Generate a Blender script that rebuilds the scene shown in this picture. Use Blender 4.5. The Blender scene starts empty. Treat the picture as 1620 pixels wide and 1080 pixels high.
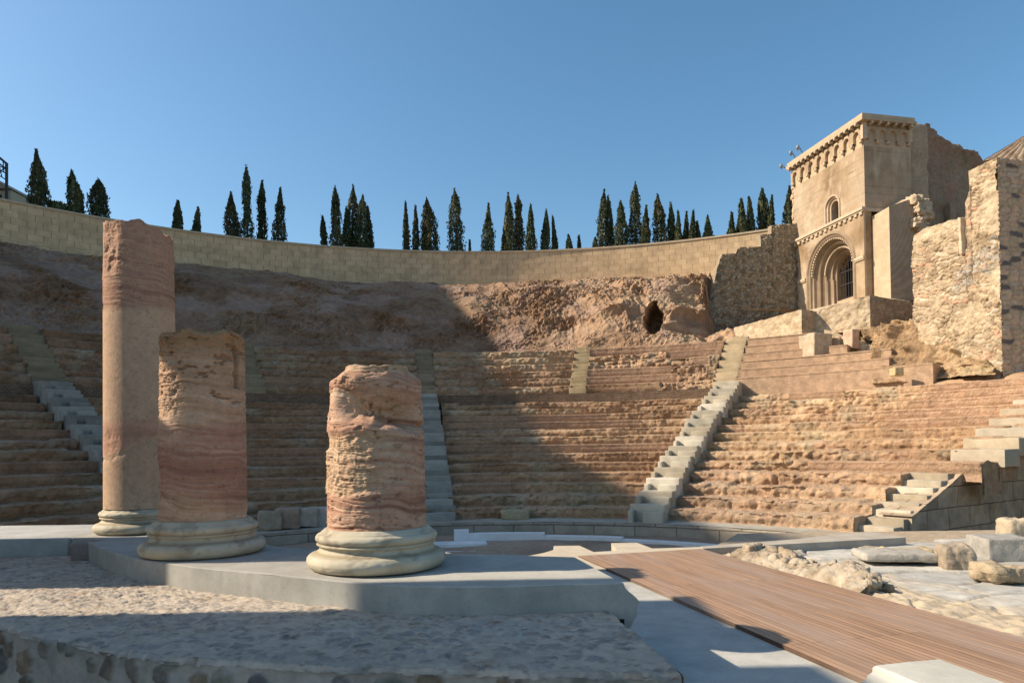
import bpy, math, random
import numpy as np
from mathutils import Vector, Matrix

# ------------------------------------------------------------------ scene, camera, light
scene = bpy.context.scene
COL = scene.collection
rad = math.radians

# photograph: 24 mm shift lens, slight roll; the camera stands at the origin, z = 0 is eye height
F, TH, SH, RO = 1080.0, .014, 155.95, -.014
cam_data = bpy.data.cameras.new('camera')
cam = bpy.data.objects.new('camera', cam_data)
COL.objects.link(cam)
scene.camera = cam
cam_data.sensor_width = 36.0
cam_data.sensor_fit = 'HORIZONTAL'
cam_data.lens = 36.0 * F / 1620.0
cam_data.clip_start = .05
cam_data.clip_end = 6000
ro_m = Matrix.Rotation(rad(90) + TH, 4, 'X') @ Matrix.Rotation(-RO * -1.0, 4, 'Z')
cam.matrix_world = ro_m
# the roll turns about the principal point, so the shift is taken in rolled axes
cam_data.shift_x = 0.0
cam_data.shift_y = SH / 1620.0

SUN_B, SUN_E = rad(-91.5), math.atan(.73)
to_sun = Vector((math.sin(SUN_B) * math.cos(SUN_E), math.cos(SUN_B) * math.cos(SUN_E), math.sin(SUN_E)))
world = bpy.data.worlds.new('World')
scene.world = world
world.use_nodes = True
wn = world.node_tree
bg = wn.nodes['Background']
sky = wn.nodes.new('ShaderNodeTexSky')
sky.sky_type = 'NISHITA'
sky.sun_disc = False
sky.sun_elevation = SUN_E
sky.sun_rotation = SUN_B
sky.air_density = 1.0
sky.dust_density = 1.0
sky.ozone_density = 1.0
hs_ = wn.nodes.new('ShaderNodeHueSaturation')
hs_.inputs['Hue'].default_value = .490
hs_.inputs['Saturation'].default_value = 1.22
wn.links.new(sky.outputs[0], hs_.inputs['Color'])
wn.links.new(hs_.outputs[0], bg.inputs[0])
bg.inputs[1].default_value = .115
sun_data = bpy.data.lights.new('sun', 'SUN')
sun_data.energy = 5.0
sun_data.angle = rad(.53)
sun_data.color = (1.0, .86, .68)
sun = bpy.data.objects.new('sun', sun_data)
sun.rotation_euler = to_sun.to_track_quat('Z', 'Y').to_euler()
COL.objects.link(sun)
scene.view_settings.view_transform = 'Standard'
scene.view_settings.look = 'None'
scene.view_settings.exposure = .62
scene.view_settings.gamma = 1.0

# ------------------------------------------------------------------ numpy helpers
OX, OY = -.53, 10.03                 # centre of the theatre

def h32(ix, iy, iz, seed=0):
    with np.errstate(over='ignore'):
        h = (ix.astype(np.uint32) * np.uint32(374761393)) ^ (iy.astype(np.uint32) * np.uint32(668265263)) \
            ^ (iz.astype(np.uint32) * np.uint32(2246822519)) ^ np.uint32((seed * 3266489917) & 0xffffffff)
        h = (h ^ (h >> np.uint32(15))) * np.uint32(2246822519)
        h = (h ^ (h >> np.uint32(13))) * np.uint32(3266489917)
        h = h ^ (h >> np.uint32(16))
    return h.astype(np.float64) / 4294967295.0

def vnoise(P, seed=0):
    """value noise in 0..1 of points (...,3)"""
    P = np.asarray(P, float)
    i = np.floor(P).astype(np.int64)
    f = P - i
    f = f * f * f * (f * (f * 6 - 15) + 10)
    x, y, z = i[..., 0], i[..., 1], i[..., 2]
    r = 0
    for a in (0, 1):
        wa = f[..., 0] if a else 1 - f[..., 0]
        for b in (0, 1):
            wb = f[..., 1] if b else 1 - f[..., 1]
            for c in (0, 1):
                wc = f[..., 2] if c else 1 - f[..., 2]
                r = r + wa * wb * wc * h32(x + a, y + b, z + c, seed)
    return r

def fbm(P, sc=1.0, octv=4, gain=.5, seed=0):
    """about -1..1"""
    P = np.asarray(P, float) * sc
    a, s, t = 1.0, 0, 0
    for o in range(octv):
        s = s + a * (vnoise(P + 17.3 * o, seed + o) * 2 - 1)
        t += a
        a *= gain
        P = P * 2.03
    return s / t * 1.5

def ridged(P, sc=1.0, octv=4, seed=0):
    P = np.asarray(P, float) * sc
    a, s, t = 1.0, 0, 0
    for o in range(octv):
        n = 1 - np.abs(vnoise(P + 9.1 * o, seed + o) * 2 - 1)
        s = s + a * n * n
        t += a
        a *= .5
        P = P * 2.1
    return s / t

def cells(u, v, seed=0, jit=.8):
    """2-D cellular noise: distance to cell edge (F2-F1), random id, F1"""
    iu, iv = np.floor(u).astype(np.int64), np.floor(v).astype(np.int64)
    f1 = np.full(u.shape, 9.0); f2 = np.full(u.shape, 9.0); cid = np.zeros(u.shape)
    zz = np.zeros_like(iu)
    for a in (-1, 0, 1):
        for b in (-1, 0, 1):
            cx, cy = iu + a, iv + b
            px = cx + .5 + (h32(cx, cy, zz, seed) - .5) * jit
            py = cy + .5 + (h32(cx, cy, zz + 1, seed) - .5) * jit
            d = np.hypot(u - px, v - py)
            idd = h32(cx, cy, zz + 2, seed)
            nearer = d < f1
            f2 = np.where(nearer, f1, np.minimum(f2, d))
            cid = np.where(nearer, idd, cid)
            f1 = np.where(nearer, d, f1)
    return f2 - f1, cid, f1

def sstep(a, b, x):
    t = np.clip((x - a) / (b - a), 0, 1)
    return t * t * (3 - 2 * t)

def mix(a, b, t):
    a = np.asarray(a, float); b = np.asarray(b, float); t = np.asarray(t, float)
    return a + (b - a) * t[..., None]

def pal(colors, t):
    """piecewise colour ramp, t in 0..1"""
    c = np.asarray(colors, float)
    t = np.clip(t, 0, 1) * (len(c) - 1)
    i = np.minimum(t.astype(int), len(c) - 2)
    f = (t - i)[..., None]
    return c[i] * (1 - f) + c[i + 1] * f

# camera ray helpers used to turn measurements into real positions
def ray(x, y):
    dx, dy = x - 810, y - (540 + SH)
    c, s = math.cos(RO), math.sin(RO)
    u, v = (c * dx + s * dy) / F, (-s * dx + c * dy) / F
    return np.array([u, math.cos(TH) + v * math.sin(TH), math.sin(TH) - v * math.cos(TH)])
def at_y(x, y, Y):
    d = ray(x, y); return d * (Y / d[1])
def at_z(x, y, z):
    d = ray(x, y); return d * (z / d[2])
def hit(x, y, P, n):
    d = ray(x, y)
    return d * ((P[0] * n[0] + P[1] * n[1]) / (d[0] * n[0] + d[1] * n[1]))

# ------------------------------------------------------------------ materials
def shader(name, rough=.9, spec=.25):
    m = bpy.data.materials.new(name)
    m.use_nodes = True
    b = m.node_tree.nodes['Principled BSDF']
    b.inputs['Roughness'].default_value = rough
    b.inputs['Specular IOR Level'].default_value = spec
    return m, m.node_tree, b

def stone_mat(name, rough=.92, var=.35, vscale=3.0, bump=.5, bscale=14.0, bdist=.03, fine=60.0, spots=0.0, crack=0.0):
    """surface whose stone colour is in the colour attribute, with procedural mottling and relief"""
    m, nt, b = shader(name, rough)
    N, L = nt.nodes, nt.links
    at = N.new('ShaderNodeAttribute'); at.attribute_name = 'Col'
    geo = N.new('ShaderNodeNewGeometry')
    n1 = N.new('ShaderNodeTexNoise'); n1.inputs['Scale'].default_value = vscale; n1.inputs['Detail'].default_value = 9; n1.inputs['Roughness'].default_value = .68
    L.new(geo.outputs['Position'], n1.inputs['Vector'])
    mr = N.new('ShaderNodeMapRange'); mr.inputs[1].default_value = .28; mr.inputs[2].default_value = .72
    mr.inputs[3].default_value = 1 - var; mr.inputs[4].default_value = 1 + var
    L.new(n1.outputs[0], mr.inputs[0])
    mu = N.new('ShaderNodeMix'); mu.data_type = 'RGBA'; mu.blend_type = 'MULTIPLY'; mu.inputs[0].default_value = 1
    L.new(at.outputs['Color'], mu.inputs[6]); L.new(mr.outputs[0], mu.inputs[7])
    last = mu.outputs[2]
    if spots:
        vo = N.new('ShaderNodeTexNoise'); vo.inputs['Scale'].default_value = fine * .5; vo.inputs['Detail'].default_value = 4
        L.new(geo.outputs['Position'], vo.inputs['Vector'])
        m2 = N.new('ShaderNodeMapRange'); m2.inputs[1].default_value = .58; m2.inputs[2].default_value = .68
        m2.inputs[3].default_value = 1; m2.inputs[4].default_value = 1 - spots
        L.new(vo.outputs[0], m2.inputs[0])
        mm = N.new('ShaderNodeMix'); mm.data_type = 'RGBA'; mm.blend_type = 'MULTIPLY'; mm.inputs[0].default_value = 1
        L.new(last, mm.inputs[6]); L.new(m2.outputs[0], mm.inputs[7]); last = mm.outputs[2]
    L.new(last, b.inputs['Base Color'])
    nb = N.new('ShaderNodeTexNoise'); nb.inputs['Scale'].default_value = bscale; nb.inputs['Detail'].default_value = 12; nb.inputs['Roughness'].default_value = .7
    L.new(geo.outputs['Position'], nb.inputs['Vector'])
    bp = N.new('ShaderNodeBump'); bp.inputs['Strength'].default_value = bump; bp.inputs['Distance'].default_value = bdist
    hgt = nb.outputs[0]
    if crack:                                    # broken, faceted chunks
        wa = N.new('ShaderNodeVectorMath'); wa.operation = 'MULTIPLY_ADD'; wa.inputs[1].default_value = (.35, .35, .35)
        L.new(n1.outputs['Color'], wa.inputs[0]); L.new(geo.outputs['Position'], wa.inputs[2])
        for sc_v, wt in ((crack, .55), (crack * 2.7, .3)):
            vr = N.new('ShaderNodeTexVoronoi'); vr.inputs['Scale'].default_value = sc_v; L.new(wa.outputs[0], vr.inputs['Vector'])
            ad = N.new('ShaderNodeMath'); ad.operation = 'MULTIPLY_ADD'; ad.inputs[1].default_value = -wt; L.new(vr.outputs['Distance'], ad.inputs[0]); L.new(hgt, ad.inputs[2]); hgt = ad.outputs[0]
    L.new(hgt, bp.inputs['Height'])
    L.new(bp.outputs[0], b.inputs['Normal'])
    return m

def block_mat(name, bw, bh, mortar, c1, c2, cm, bump=.6, var=.22, vscale=1.6, offset=.5, bscale=30.0, hfade=0.0):
    """coursed masonry laid out in metres along the UVs"""
    m, nt, b = shader(name, .93)
    N, L = nt.nodes, nt.links
    uv = N.new('ShaderNodeUVMap'); uv.uv_map = 'UV'
    nw = N.new('ShaderNodeTexNoise'); nw.inputs['Scale'].default_value = 2.2; nw.inputs['Detail'].default_value = 3
    L.new(uv.outputs[0], nw.inputs['Vector'])
    wv = N.new('ShaderNodeVectorMath'); wv.operation = 'MULTIPLY_ADD'
    wv.inputs[1].default_value = (bw * .06, bh * .06, 0)
    L.new(nw.outputs['Color'], wv.inputs[0]); L.new(uv.outputs[0], wv.inputs[2])
    br = N.new('ShaderNodeTexBrick')
    br.inputs['Scale'].default_value = 1.0
    br.inputs['Brick Width'].default_value = bw
    br.inputs['Row Height'].default_value = bh
    br.inputs['Mortar Size'].default_value = mortar
    br.inputs['Mortar Smooth'].default_value = .3
    br.inputs['Color1'].default_value = (*c1, 1); br.inputs['Color2'].default_value = (*c2, 1); br.inputs['Mortar'].default_value = (*cm, 1)
    br.offset = offset
    L.new(wv.outputs[0], br.inputs['Vector'])
    fac = br.outputs['Fac']
    if hfade:                                    # bed joints tighter than the upright joints
        sp = N.new('ShaderNodeSeparateXYZ'); L.new(wv.outputs[0], sp.inputs[0])
        dv = N.new('ShaderNodeMath'); dv.operation = 'DIVIDE'; dv.inputs[1].default_value = bh; L.new(sp.outputs[1], dv.inputs[0])
        pg = N.new('ShaderNodeMath'); pg.operation = 'PINGPONG'; pg.inputs[1].default_value = .5; L.new(dv.outputs[0], pg.inputs[0])
        mh = N.new('ShaderNodeMapRange'); mh.inputs[1].default_value = mortar / bh * 1.0; mh.inputs[2].default_value = mortar / bh * 1.6
        mh.inputs[3].default_value = 1 - hfade; mh.inputs[4].default_value = 1; L.new(pg.outputs[0], mh.inputs[0])
        fm_ = N.new('ShaderNodeMath'); fm_.operation = 'MULTIPLY'; L.new(fac, fm_.inputs[0]); L.new(mh.outputs[0], fm_.inputs[1]); fac = fm_.outputs[0]
        br.inputs['Mortar'].default_value = (*[.5 * (a_ + b_) for a_, b_ in zip(c1, c2)], 1)
    geo = N.new('ShaderNodeNewGeometry')
    n1 = N.new('ShaderNodeTexNoise'); n1.inputs['Scale'].default_value = vscale; n1.inputs['Detail'].default_value = 9; n1.inputs['Roughness'].default_value = .65
    L.new(geo.outputs['Position'], n1.inputs['Vector'])
    mr = N.new('ShaderNodeMapRange'); mr.inputs[1].default_value = .3; mr.inputs[2].default_value = .7
    mr.inputs[3].default_value = 1 - var; mr.inputs[4].default_value = 1 + var
    L.new(n1.outputs[0], mr.inputs[0])
    mu = N.new('ShaderNodeMix'); mu.data_type = 'RGBA'; mu.blend_type = 'MULTIPLY'; mu.inputs[0].default_value = 1
    L.new(br.outputs['Color'], mu.inputs[6]); L.new(mr.outputs[0], mu.inputs[7])
    last = mu.outputs[2]
    if hfade:
        mj = N.new('ShaderNodeMix'); mj.data_type = 'RGBA'; L.new(fac, mj.inputs[0]); L.new(last, mj.inputs[6]); mj.inputs[7].default_value = (*cm, 1); last = mj.outputs[2]
    L.new(last, b.inputs['Base Color'])
    nb = N.new('ShaderNodeTexNoise'); nb.inputs['Scale'].default_value = bscale; nb.inputs['Detail'].default_value = 6
    L.new(geo.outputs['Position'], nb.inputs['Vector'])
    sb = N.new('ShaderNodeMath'); sb.operation = 'MULTIPLY_ADD'; sb.inputs[1].default_value = -1.0
    ms = N.new('ShaderNodeMath'); ms.operation = 'MULTIPLY'; ms.inputs[1].default_value = .35
    L.new(nb.outputs[0], ms.inputs[0])
    L.new(fac, sb.inputs[0]); L.new(ms.outputs[0], sb.inputs[2])
    bp = N.new('ShaderNodeBump'); bp.inputs['Strength'].default_value = bump; bp.inputs['Distance'].default_value = .03
    L.new(sb.outputs[0], bp.inputs['Height']); L.new(bp.outputs[0], b.inputs['Normal'])
    return m

ROCK = stone_mat('rock', var=.3, vscale=3.6, bump=1.0, bscale=12, bdist=.11, crack=3.2)
ROUGH = stone_mat('rough_stone', var=.28, vscale=6, bump=.75, bscale=22, bdist=.035)
SEAT = stone_mat('seat_stone', var=.30, vscale=5, bump=.9, bscale=16, bdist=.06, crack=5.5)
SLAB = stone_mat('dressed_stone', var=.16, vscale=4, bump=.3, bscale=40, bdist=.008)
CONC = stone_mat('concrete', var=.20, vscale=4, bump=.3, bscale=70, bdist=.006, spots=.10, fine=90)
TRAV = stone_mat('travertine', var=.18, vscale=16, bump=.45, bscale=45, bdist=.012, spots=.25, fine=70)
MARBLE = stone_mat('marble', rough=.75, var=.07, vscale=6, bump=.12, bscale=60, bdist=.004)
MORTAR = stone_mat('mortared_rubble', var=.22, vscale=12, bump=.6, bscale=60, bdist=.012)
PAVE = stone_mat('paving', var=.2, vscale=7, bump=.5, bscale=45, bdist=.012)

# ------------------------------------------------------------------ mesh builder
def link(o):
    COL.objects.link(o); return o

def tag(o, label=None, cat=None, group=None, kind=None):
    if label: o['label'] = label
    if cat: o['category'] = cat
    if group: o['group'] = group
    if kind: o['kind'] = kind
    return o

def empty(name, loc, label, cat, group=None):
    o = bpy.data.objects.new(name, None)
    o.empty_display_size = .2
    o.location = loc
    link(o)
    return tag(o, label, cat, group)

class MB:
    """collects vertices, faces, colours and UVs and links them as ONE mesh object"""
    def __init__(self):
        self.V, self.C, self.U, self.Q, self.T, self.n = [], [], [], [], [], 0
    def add(self, V, quads=None, tris=None, col=(.4, .4, .4), uv=None):
        V = np.asarray(V, float).reshape(-1, 3)
        col = np.asarray(col, float)
        if col.ndim == 1: col = np.tile(col, (len(V), 1))
        col = col.reshape(-1, 3)
        self.V.append(V); self.C.append(col)
        self.U.append(np.zeros((len(V), 2)) if uv is None else np.asarray(uv, float).reshape(-1, 2))
        if quads is not None and len(quads): self.Q.append(np.asarray(quads, int) + self.n)
        if tris is not None and len(tris): self.T.append(np.asarray(tris, int) + self.n)
        self.n += len(V)
        return self
    def grid(self, P, col=(.4, .4, .4), uv=None, wrap=False, flip=False):
        n, m = P.shape[:2]
        idx = np.arange(n * m).reshape(n, m)
        if wrap: idx = np.vstack([idx, idx[:1]])
        q = np.stack([idx[:-1, :-1], idx[1:, :-1], idx[1:, 1:], idx[:-1, 1:]], -1).reshape(-1, 4)
        if flip: q = q[:, ::-1]
        return self.add(P.reshape(-1, 3), q, col=col, uv=uv)
    def box(self, x0, x1, y0, y1, z0, z1, col=(.4, .4, .4), M=None):
        V = np.array([(x, y, z) for x in (x0, x1) for y in (y0, y1) for z in (z0, z1)], float)
        if M is not None: V = M(V)
        q = [(0, 1, 3, 2), (4, 6, 7, 5), (0, 4, 5, 1), (2, 3, 7, 6), (0, 2, 6, 4), (1, 5, 7, 3)]
        return self.add(V, q, col=col)
    def rbox(self, c, size, rot=0.0, amp=.03, res=.1, rnd=.03, seed=0, col=(.4, .4, .4), colf=None, nsc=3.0, tilt=0.0):
        """weathered block: c = centre of its base"""
        h = np.array(size) / 2.0
        rnd = min(rnd, h.min() * .9)
        def ax(k):
            n = max(2, int(2 * h[k] / res))
            a = np.linspace(-h[k] + rnd, h[k] - rnd, n)
            return np.concatenate([[-h[k], -h[k] + rnd * .35], a, [h[k] - rnd * .35, h[k]]])
        A = [ax(k) for k in range(3)]
        for k in range(3):
            i, j = [(1, 2), (2, 0), (0, 1)][k]
            for s in (-1, 1):
                a, b = np.meshgrid(A[i], A[j], indexing='ij')
                P = np.zeros(a.shape + (3,))
                P[..., i], P[..., j], P[..., k] = a, b, s * h[k]
                q = np.clip(P, -h + rnd, h - rnd)
                d = P - q
                l = np.linalg.norm(d, axis=-1, keepdims=True)
                P = q + d / np.maximum(l, 1e-9) * rnd
                nrm = d / np.maximum(l, 1e-9)
                N = P * 1.0 + np.array([seed * 7.7, seed * 3.1, seed * 1.7])
                disp = fbm(N, nsc, 5, .62, 11 + seed) + (.9 * (ridged(N, nsc * 1.9, 4, 13 + seed) - .5) if amp > .04 else 0)
                P = P + nrm * (disp * amp)[..., None]
                if amp > 0:
                    P = P + np.stack([fbm(N, 1.2, 2, .5, 31), fbm(N, 1.2, 2, .5, 41), fbm(N, 1.2, 2, .5, 51)], -1) * amp * .6
                if tilt:
                    ct, st_ = math.cos(tilt), math.sin(tilt)
                    P = np.stack([P[..., 0], P[..., 1] * ct - P[..., 2] * st_, P[..., 1] * st_ + P[..., 2] * ct], -1)
                P[..., 2] += h[2]
                ca, sa = math.cos(rot), math.sin(rot)
                W = np.stack([P[..., 0] * ca - P[..., 1] * sa + c[0], P[..., 0] * sa + P[..., 1] * ca + c[1], P[..., 2] + c[2]], -1)
                cc = col if colf is None else colf(W)
                if colf is None:
                    t = fbm(W, 2.2, 3, .5, 77 + seed)
                    cc = np.asarray(col) * (1 + .16 * t)[..., None]
                self.grid(W, cc, flip=(s < 0))
        return self
    def lathe(self, c, prof, n=64, col=(.4, .4, .4)):
        prof = np.asarray(prof, float)
        a = np.linspace(0, 2 * np.pi, n, endpoint=False)
        P = np.stack([c[0] + np.cos(a)[:, None] * prof[None, :, 0], c[1] + np.sin(a)[:, None] * prof[None, :, 0],
                      c[2] + np.broadcast_to(prof[None, :, 1], (n, len(prof)))], -1)
        return self.grid(P, col, wrap=True)
    def tube(self, path, r, n=8, col=(.4, .4, .4)):
        path = np.asarray(path, float)
        t = np.gradient(path, axis=0)
        t /= np.maximum(np.linalg.norm(t, axis=1, keepdims=True), 1e-9)
        up = np.array([0, 0, 1.0]) if abs(t[:, 2]).mean() < .8 else np.array([1.0, 0, 0])
        s = np.cross(t, up); s /= np.maximum(np.linalg.norm(s, axis=1, keepdims=True), 1e-9)
        w = np.cross(s, t)
        a = np.linspace(0, 2 * np.pi, n, endpoint=False)
        r = np.broadcast_to(np.asarray(r, float), (len(path),))
        P = path[None] + (np.cos(a)[:, None, None] * s[None] + np.sin(a)[:, None, None] * w[None]) * r[None, :, None]
        return self.grid(P, col, wrap=True)
    def prism(self, poly, z0, z1, col=(.4, .4, .4)):
        """convex or simple polygon extruded in z (fan from an inner point)"""
        p = np.asarray(poly, float); k = len(p); c = p.mean(0)
        V = [(*q, z0) for q in p] + [(*q, z1) for q in p] + [(*c, z0), (*c, z1)]
        quads = [(i, (i + 1) % k, k + (i + 1) % k, k + i) for i in range(k)]
        tris = [(k + i, k + (i + 1) % k, 2 * k + 1) for i in range(k)] + [((i + 1) % k, i, 2 * k) for i in range(k)]
        return self.add(V, quads, tris, col=col)
    def build(self, name, mat, parent=None, smooth=False):
        V = np.concatenate(self.V); C = np.concatenate(self.C); U = np.concatenate(self.U)
        off = np.array(parent.location) if parent is not None else np.zeros(3)
        V = V - off
        Q = np.concatenate(self.Q) if self.Q else np.zeros((0, 4), int)
        T = np.concatenate(self.T) if self.T else np.zeros((0, 3), int)
        me = bpy.data.meshes.new(name)
        me.vertices.add(len(V)); me.vertices.foreach_set('co', V.ravel())
        loops = np.concatenate([Q.ravel(), T.ravel()]).astype(np.int32)
        me.loops.add(len(loops)); me.loops.foreach_set('vertex_index', loops)
        npoly = len(Q) + len(T)
        me.polygons.add(npoly)
        st = np.concatenate([np.arange(len(Q)) * 4, len(Q) * 4 + np.arange(len(T)) * 3]).astype(np.int32)
        me.polygons.foreach_set('loop_start', st)
        me.polygons.foreach_set('use_smooth', np.full(npoly, smooth))
        me.update(calc_edges=True)
        ca = me.color_attributes.new('Col', 'FLOAT_COLOR', 'POINT')
        ca.data.foreach_set('color', np.hstack([np.clip(C, 0, 1), np.ones((len(C), 1))]).ravel())
        if np.any(U):
            uv = me.uv_layers.new(name='UV')
            uv.data.foreach_set('uv', U[loops].ravel())
        me.validate()
        me.materials.append(mat)
        o = bpy.data.objects.new(name, me)
        if parent is not None: o.parent = parent
        return link(o)

def pol(th, R):
    """theatre polar coordinates: th in radians clockwise from +Y"""
    return OX + np.sin(th) * R, OY + np.cos(th) * R

# ------------------------------------------------------------------ terrain
RB, RP, RU, RW = 9.62, 21.0, 24.94, 40.0
ZB, ZP0, ZP1, ZU, ZW0, ZW1 = -2.04, 2.06, 2.49, 4.97, 11.945, 14.61
TA, TB, TD, TE = rad(-9.0), rad(26.9), rad(-48.3), rad(57.0)
C_ROCK = [(.19, .130, .088), (.28, .195, .13), (.35, .250, .17), (.40, .305, .21), (.32, .255, .17)]
C_PINK = (.36, .225, .15)

def rock_col(P, seed=0, warm=None):
    t = .5 + .42 * fbm(P, .35, 4, .6, 5 + seed) + .22 * fbm(P * np.array([1, 1, 3.0]), 1.3, 3, .6, 15 + seed)
    c = pal(C_ROCK, t)
    if warm is not None: c = c * np.asarray(warm)
    return c

# ground sheet out to the horizon
g = MB()
ring = [0, 8, 14, 60, 120, 400, 1500, 4500]
a = np.linspace(0, 2 * np.pi, 64, endpoint=False)
P = np.stack([np.cos(a)[:, None] * np.array(ring), np.sin(a)[:, None] * np.array(ring), np.full((64, len(ring)), -3.4)], -1)
g.grid(P, (.22, .18, .13), wrap=True, flip=True)
tag(g.build('ground', ROUGH), kind='structure')

# hill behind the curved wall
g = MB()
th = np.linspace(rad(-85), rad(85), 170)
Rr = np.array([40.35, 42, 45, 50, 58, 70, 90, 120, 160])
Zr = np.array([13.9, 13.9, 13.8, 13.6, 13.2, 11.5, 6, 0, -3.6])
x, y = pol(th[:, None], Rr[None])
P = np.stack([x, y, np.broadcast_to(Zr, x.shape)], -1)
P[..., 2] += fbm(P, .15, 3) * .25
g.grid(P, (.17, .15, .08))
tag(g.build('hill', ROUGH, smooth=True), kind='structure')

# bare rock slope between the seats and the wall
th = np.concatenate([np.arange(rad(-62), rad(-14), .0024), np.arange(rad(-14), rad(26), .0016), np.arange(rad(26), rad(47), .004)])
s = np.concatenate([np.linspace(0, .22, 40), np.linspace(.225, .78, 130), np.linspace(.785, 1, 36)])
TT, S_ = np.meshgrid(th, s, indexing='ij')
deg = np.degrees(TT)
right = sstep(-2, 14, deg)                 # the right part is a steep face, the left a gentler slope
def prof(tab): return np.interp(S_, [k for k, _ in tab], [v for _, v in tab])
Rl = prof([(0, 24.7), (.12, 26.0), (.3, 28.2), (.55, 31.2), (.75, 34.2), (.9, 37.2), (1, 40.1)])
Zl = prof([(0, 4.9), (.12, 5.35), (.3, 7.2), (.55, 9.2), (.75, 10.7), (.9, 11.45), (1, 11.9)])
Rg = prof([(0, 24.7), (.06, 25.1), (.12, 26.2), (.3, 27.3), (.55, 29.6), (.75, 33.0), (.9, 36.8), (1, 40.1)])
Zg = prof([(0, 4.9), (.06, 5.55), (.12, 5.85), (.3, 7.7), (.55, 9.3), (.75, 10.3), (.9, 11.2), (1, 11.9)])
R0 = Rl + (Rg - Rl) * right; Z0 = Zl + (Zg - Zl) * right
R0 = R0 + 1.3 * sstep(17.6, 22.0, deg) * np.interp(S_, [0, .06, .12, .55, 1], [0, .3, 1, .9, 0])
cut = sstep(22.0, 23.6, deg)
Z0 = Z0 + (np.interp(R0, [24.7, 28, 40], [4.9, 5.5, 6.9]) - Z0) * cut
x, y = pol(TT, R0)
P = np.stack([x, y, Z0], -1)
amp = (1 - .8 * cut) * np.interp(S_, [0, .05, .14, .25, .6, .85, .97, 1], [.1, .3, .55, 1, 1, .7, .25, .05]) * (.70 + .50 * right)
along = TT * 30.0
wq = np.stack([along * .75 + Z0 * .55, Z0 * .9 - along * .25, R0 * .1], -1)
wq = wq + .8 * np.stack([fbm(wq, .35, 3, .5, 31), fbm(wq, .35, 3, .5, 32), 0 * along], -1)
big = fbm(wq, .20, 3, .5, 3)
mid = ridged(wq, .42, 4, 4) - .55
sml = fbm(P, 2.1, 4, .6, 6)
tiny = fbm(P, 6.0, 3, .6, 8)
frag = ridged(P * np.array([1, 1, 1.4]), 2.4, 4, 16) - .5
patchy = sstep(-.25, .45, fbm(P, .45, 3, .55, 17) + .5 * sstep(.78, .9, S_) + .35 * sstep(.2, .08, S_))
d = (big * 1.0 + mid * 1.0 + (sml * .20 + frag * .36 + tiny * .14 + .22 * (ridged(P * np.array([1, 1, 2.0]), 5.5, 3, 19) - .5)) * patchy + sml * .08 + .05 * tiny) * amp
# horizontal ledges
led = np.sin(Z0 * 5.2 + 2.2 * fbm(P, .3, 2, .5, 9)) * .12 * amp
x, y = pol(TT, R0 - d * .85 - led)
P2 = np.stack([x, y, Z0 + d * .42 + fbm(P, .9, 3, .5, 12) * .10 * amp], -1)
# cave mouth
cave_th = rad(17.4)
cc = np.array([*pol(cave_th, 27.2), 6.72])
across = (TT - cave_th) * 27.2
hh = (P2[..., 2] - cc[2])
hh = hh + .12 * fbm(P, 3, 3)
e = ((across + .06 * hh + .08 * fbm(P, 2.4, 3, .6, 18)) / (.47 - .12 * np.clip(hh, 0, 1))) ** 2 + (np.where(hh > 0, hh / 1.02, hh / .95)) ** 2
depth = 2.6 * sstep(1.25, .7, e)
x, y = pol(TT, np.hypot(P2[..., 0] - OX, P2[..., 1] - OY) + depth)
P2[..., 0], P2[..., 1] = x, y
col = rock_col(P, 0)
crev = np.clip(-(mid * 1.1 + sml * .5), 0, 1)
lit_side = sstep(.1, .9, right)
col = mix(col * np.array([.80, .68, .60]), col * np.array([1.16, 1.05, .95]), lit_side)  # sunlit right part lightened, shaded left part darkened in the rock colour itself
col = mix(col, np.broadcast_to((.40, .27, .20), col.shape), sstep(.1, .5, fbm(P, .5, 3, .5, 22)) * .6)
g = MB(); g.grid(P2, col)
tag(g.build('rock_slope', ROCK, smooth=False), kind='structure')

# ------------------------------------------------------------------ curved ashlar wall on top
wall = empty('retaining_wall', (OX, OY + RW, ZW0), 'long curved wall of pale cream ashlar blocks crowning the theatre below the cypresses', 'wall')
ASH = block_mat('cream_ashlar', .78, .39, .016, (.60, .435, .26), (.51, .365, .215), (.27, .19, .115), bump=.8, var=.24, vscale=1.3, hfade=.72)
th = np.linspace(rad(-64), rad(38.6), 260)
zz = np.array([ZW0 + .42, 12.8, 13.6, ZW1 - .12])
def curved(mb, R, th, zz, col, vo=0.0):
    x, y = pol(th[:, None], np.full((1, len(zz)), R))
    P = np.stack([x, y, np.broadcast_to(zz, x.shape)], -1)
    uv = np.stack([np.broadcast_to((th * R)[:, None], x.shape), np.broadcast_to(zz + vo, x.shape)], -1)
    mb.grid(P, col, uv=uv, flip=True)
def ring_top(mb, R0, R1, th, z, col, flip=False):
    x, y = pol(th[:, None], np.array([[R0, R1]]))
    P = np.stack([x, y, np.full(x.shape, z)], -1)
    mb.grid(P, col, flip=flip)
m = MB(); curved(m, RW, th, zz, (.4, .3, .2)); m.build('wall', ASH, wall)
m = MB(); curved(m, RW - .07, th, np.array([ZW0 - .5, ZW0, ZW0 + .42]), (.4, .3, .2), vo=.2); ring_top(m, RW - .07, RW, th, ZW0 + .42, (.4, .3, .2))
m.build('plinth_course', ASH, wall)
m = MB()
cc_ = (.47, .38, .26)
curved(m, RW - .05, th, np.array([ZW1 - .12, ZW1]), cc_); ring_top(m, RW - .05, RW + .4, th, ZW1, cc_)
ring_top(m, RW - .05, RW + .01, th, ZW1 - .12, cc_, True)
x, y = pol(th[:, None], np.full((1, 2), RW + .4)); m.grid(np.stack([x, y, np.broadcast_to(np.array([ZW1, 13.0]), x.shape)], -1), cc_, flip=True)
m.build('coping', SLAB, wall)

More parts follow.
